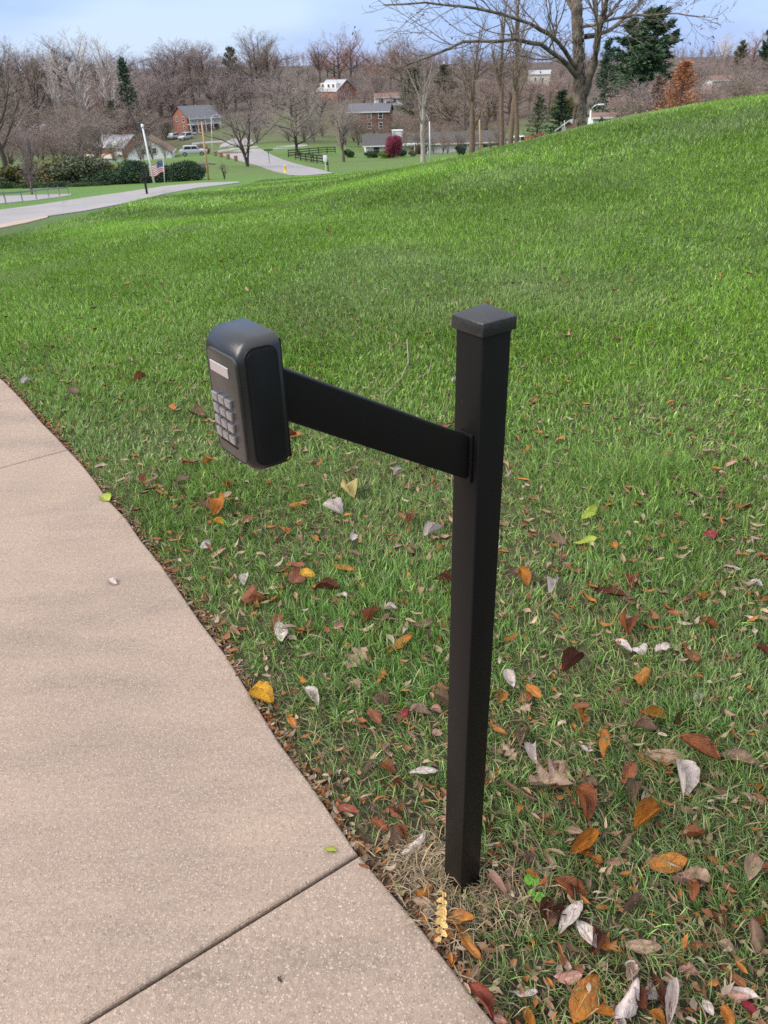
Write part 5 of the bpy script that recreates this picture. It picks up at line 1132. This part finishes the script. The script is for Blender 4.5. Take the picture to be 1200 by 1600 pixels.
car('parked_car', 'white high roofed car parked beyond the lawn crest between thin trunks', 814, 104, R_(-8), CW, True)
car('parked_car', 'silver car on the drive left of the porch house', 274, 156, R_(60), CS)
car('parked_car', 'silver high roofed car on the drive below the porch house', 291, 152, R_(240), CS, True)
car('parked_car', 'low pale car at the right end of the hedge', 303, 98, R_(8), CS)

# ------------------------------------------------------------------ poles, lamps, signs, flag, mailboxes, fence
TIM = mat('pale_timber_pole', (.46, .29, .15), .9, (.36, .22, .115), 3, 5); GALV = mat('pale_painted_steel', (.62, .62, .64), .5, spec=.4); BLKW = mat('black_fence_paint', (.014, .014, .015), .7); YEL = mat('hydrant_yellow', (.62, .45, .03), .5)
def vpt(px, py, Y, b): q = at_y(px, py, Y) - np.array(b); return tuple(q)
def pole(name, label, cat, bx, Y, tx, ty, r0, m, arm=None, head=None, group=None):
    b = stand(bx, Y); r = thing(name, label, cat, b); T = vpt(tx, ty, Y, b)
    MB().tube([(0, 0, -.3), tuple(.5 * np.array(T)), T], [r0, r0 * .85, r0 * .7], 10).build('pole', m, r, True)
    if arm:
        q = vpt(arm[0], arm[1], Y, b); mid = ((T[0] + q[0]) / 2, 0, max(T[2], q[2]) * .75 + min(T[2], q[2]) * .25)
        MB().tube([T, mid, q], r0 * .33, 8).build('arm', m, r, True)
        d = 1 if q[0] > T[0] else -1
        MB().box((q[0] + d * .22, 0, q[2] - .02), (.42, .16, .09)).build('lamp_head', GALV, r, bevel=.04)
    if head: MB().tube([(T[0], 0, T[2] - .02), (T[0], 0, T[2] + .06), (T[0], 0, T[2] + .2), (T[0], 0, T[2] + .24)], [.05, .10, .10, .03], 10).build('lamp_head', GALV, r, True)
    return r
pole('lamp_post', 'leaning white lamp post by the flag in front of the hedge', 'lamp post', 242, 46, 223, 200, .075, GALV, head=True)
pole('timber_pole', 'tall pale timber pole at the right end of the hedge', 'pole', 326, 50, 315, 190, .085, TIM)
pole('lamp_post', 'white street lamp with short arm in front of the porch house', 'lamp post', 332, 110, 330, 184, .075, GALV, arm=(336, 179))
pole('lamp_post', 'slim white street lamp with left arm by the pale limbed tree', 'lamp post', 672, 80, 671, 190, .085, GALV, arm=(664, 178))
pole('timber_pole', 'short orange timber post before the long white house', 'pole', 751, 74, 749, 187, .10, TIM)
pole('lamp_post', 'white street lamp with right arm beside the big trunk', 'lamp post', 921, 46, 923, 172, .07, GALV, arm=(934, 163))
def flag():
    b = stand(257, 47); Y_ = WY(47); r = thing('flagpole', 'thin flagpole in front of the dark hedge', 'flagpole', b); T = vpt(255, 250, 47, b)
    MB().tube([(0, 0, -.2), T], [.025, .018], 8).build('pole', GALV, r, True); MB().tube([(T[0], 0, T[2]), (T[0], 0, T[2] + .05)], [.03, .03], 8).build('finial', GALV, r)
    NX, NZ = 38, 26; L, Hh = .95, .56; V = []
    for j in range(NZ + 1):
        for i in range(NX + 1):
            u = i / NX; v = j / NZ
            V.append((-u * L * .86 - .02, .07 * math.sin(u * 9 + v * 1.5) * u ** .5, -v * Hh - .20 * u + .05 * math.sin(u * 7)))
    me = bpy.data.meshes.new('flag'); n = NX + 1
    me.from_pydata(V, [], [(j * n + i, j * n + i + 1, (j + 1) * n + i + 1, (j + 1) * n + i) for j in range(NZ) for i in range(NX)])
    at = me.color_attributes.new('Col', 'FLOAT_COLOR', 'CORNER'); k = 0; red, whi, blu = (.36, .02, .035), (.68, .66, .66), (.025, .04, .17)
    for j in range(NZ):
        for i in range(NX):
            c = red if (j // 2) % 2 == 0 else whi
            if i < 16 and j < 14: c = whi if (i % 3 == 1 and j % 3 == 1) else blu
            for _ in range(4): at.data[k].color = (*c, 1); k += 1
    o = ob('flag', me, mat('flag_cloth', (1, 1, 1), .8, (.95, .95, .95), 3, vcol=True, trans=.2), None, (b[0] + T[0], b[1], b[2] + T[2] - .04)); o.scale = (1.3, 1, 1.35)
    tag(o, 'striped flag with blue starred corner flying from the thin pole', 'flag')
flag()
def mailbox(label, px, Y, h, extra=False):
    b = stand(px, Y); r = thing('mailbox', label, 'mailbox', b); MB().box((0, 0, h / 2 - .1), (.09, .09, h + .2)).build('post', BLKW, r)
    x = MB(); x.prism([(-.1, 0), (.1, 0), (.1, .12)] + [(.1 * math.cos(a), .12 + .1 * math.sin(a)) for a in np.linspace(.3, 2.84, 6)] + [(-.1, .12)], 'y', -.24, .24); x.build('box', BLKW, r, loc=(-.05, -.04, h * .62)); MB().box((0, 0, h + .06), (.13, .13, .05)).build('cap', BLKW, r)
    MB().box((.07, -.1, h * .62 + .14), (.01, .04, .13)).build('signal_flag', DARKM, r)
mailbox('black mailbox on a tall post beside the lane', 230, 36, 1.25); mailbox('dark mailbox beside the end of the black fence', 490, 82, 1.1); mailbox('black mailbox next to the white board by the street end', 513, 66, 1.1)
b = stand(509, 66.6); r = thing('sign_board', 'white board on a post at the end of the winding street', 'sign', b); MB().box((0, 0, .5), (.07, .07, 1.4)).build('post', WHT, r); MB().box((0, -.06, 1.25), (.42, .04, .62)).build('panel', WHT, r, bevel=.01)
b = stand(421, 78); r = thing('street_sign', 'thin street sign post with crossed name blades by the winding street', 'sign', b); MB().tube([(0, 0, -.2), (0, 0, 1.6)], .03, 8).build('post', DARKM, r); MB().box((0, 0, 1.55), (1.1, .02, .14)).build('blade', BLKW, r); MB().box((0, .03, 1.38), (.02, .7, .14)).build('blade', BLKW, r)
b = stand(883, 58); r = thing('notice_sign', 'small pale square sign just beyond the lawn crest left of the big trunk', 'sign', b); t = vpt(882, 188, 58, b); MB().tube([(0, 0, -.3), t], .03, 8).build('post', GALV, r); MB().box((t[0], -.04, t[2] - .75), (.36, .03, .46)).build('panel', PGRY, r)
p = hit(446, 270, 40); r = thing('fire_hydrant', 'yellow fire hydrant at the near end of the winding street', 'hydrant', p)
MB().tube([(0, 0, -.1), (0, 0, .05), (0, 0, .06), (0, 0, .5), (0, 0, .55)], [.15, .15, .1, .1, .12], 10).build('barrel', YEL, r, True); MB().tube([(0, 0, .55), (0, 0, .66), (0, 0, .73)], [.13, .09, .03], 10).build('bonnet', YEL, r, True)
for s in (-1, 1): MB().tube([(s * .08, 0, .4), (s * .19, 0, .4)], [.05, .055], 8).build('nozzle', YEL, r)
PIL = mat('red_brown_block', (.26, .14, .10), .9, (.19, .10, .075), 2)
for i, (px, py) in enumerate(((337, 244), (346, 246), (357, 249), (369, 252))):
    p = hit(px, py, 50); o = MB().box((0, 0, .2), (.42, .42, .85)).box((0, 0, .64), (.5, .5, .07)).build('pillar', PIL, None, bevel=.03, seg=1, loc=p); tag(o, 'red brown block pillar along the street edge, ' + ('leftmost of four', 'second from the left', 'third from the left', 'rightmost of four')[i], 'pillar', 'block pillars along the street')
def fence(label, a, c, n, h, rails=3, m=BLKW, ps=.13, rh=.07):
    A_ = np.array(a); C_ = np.array(c); r = thing('rail_fence', label, 'fence', A_); P = [A_ + (C_ - A_) * i / (n - 1) for i in range(n)]; P = [np.array([p[0], p[1], tz(p[0], p[1])]) - A_ for p in P]
    for p in P: MB().box((p[0], p[1], p[2] + h / 2 - .1), (ps, ps, h + .25)).build('post', m, r)
    for i in range(n - 1):
        for k in range(rails):
            z = h * (.28 + .34 * k) if rails == 3 else h * .85; a_, c_ = P[i], P[i + 1]; d = c_ - a_; q = np.array([-d[1], d[0], 0]); q = q / np.linalg.norm(q) * .025; up = np.array([0, 0, rh])
            V = [a_ + np.array([0, 0, z]) + s * q + u * up for s, u in ((-1, -1), (1, -1), (1, 1), (-1, 1))] + [c_ + np.array([0, 0, z]) + s * q + u * up for s, u in ((-1, -1), (1, -1), (1, 1), (-1, 1))]
            MB().add(V, [(0, 1, 2, 3), (7, 6, 5, 4), (0, 4, 5, 1), (1, 5, 6, 2), (2, 6, 7, 3), (3, 7, 4, 0)]).build('rail', m, r)
fence('black three rail fence running back along the drive', hit(451, 246, 50), hit(524, 239, 50), 6, 1.0)
fence('black three rail fence along the near side of the street verge', hit(462, 249, 50), hit(505, 256, 50), 6, 1.0)
fence('thin grey guard rail along the pale street at the left edge', hit(-60, 324, 20), hit(108, 305, 20), 8, .55, 1, mat('dull_grey_rail', (.2, .2, .21), .6), .045, .04)
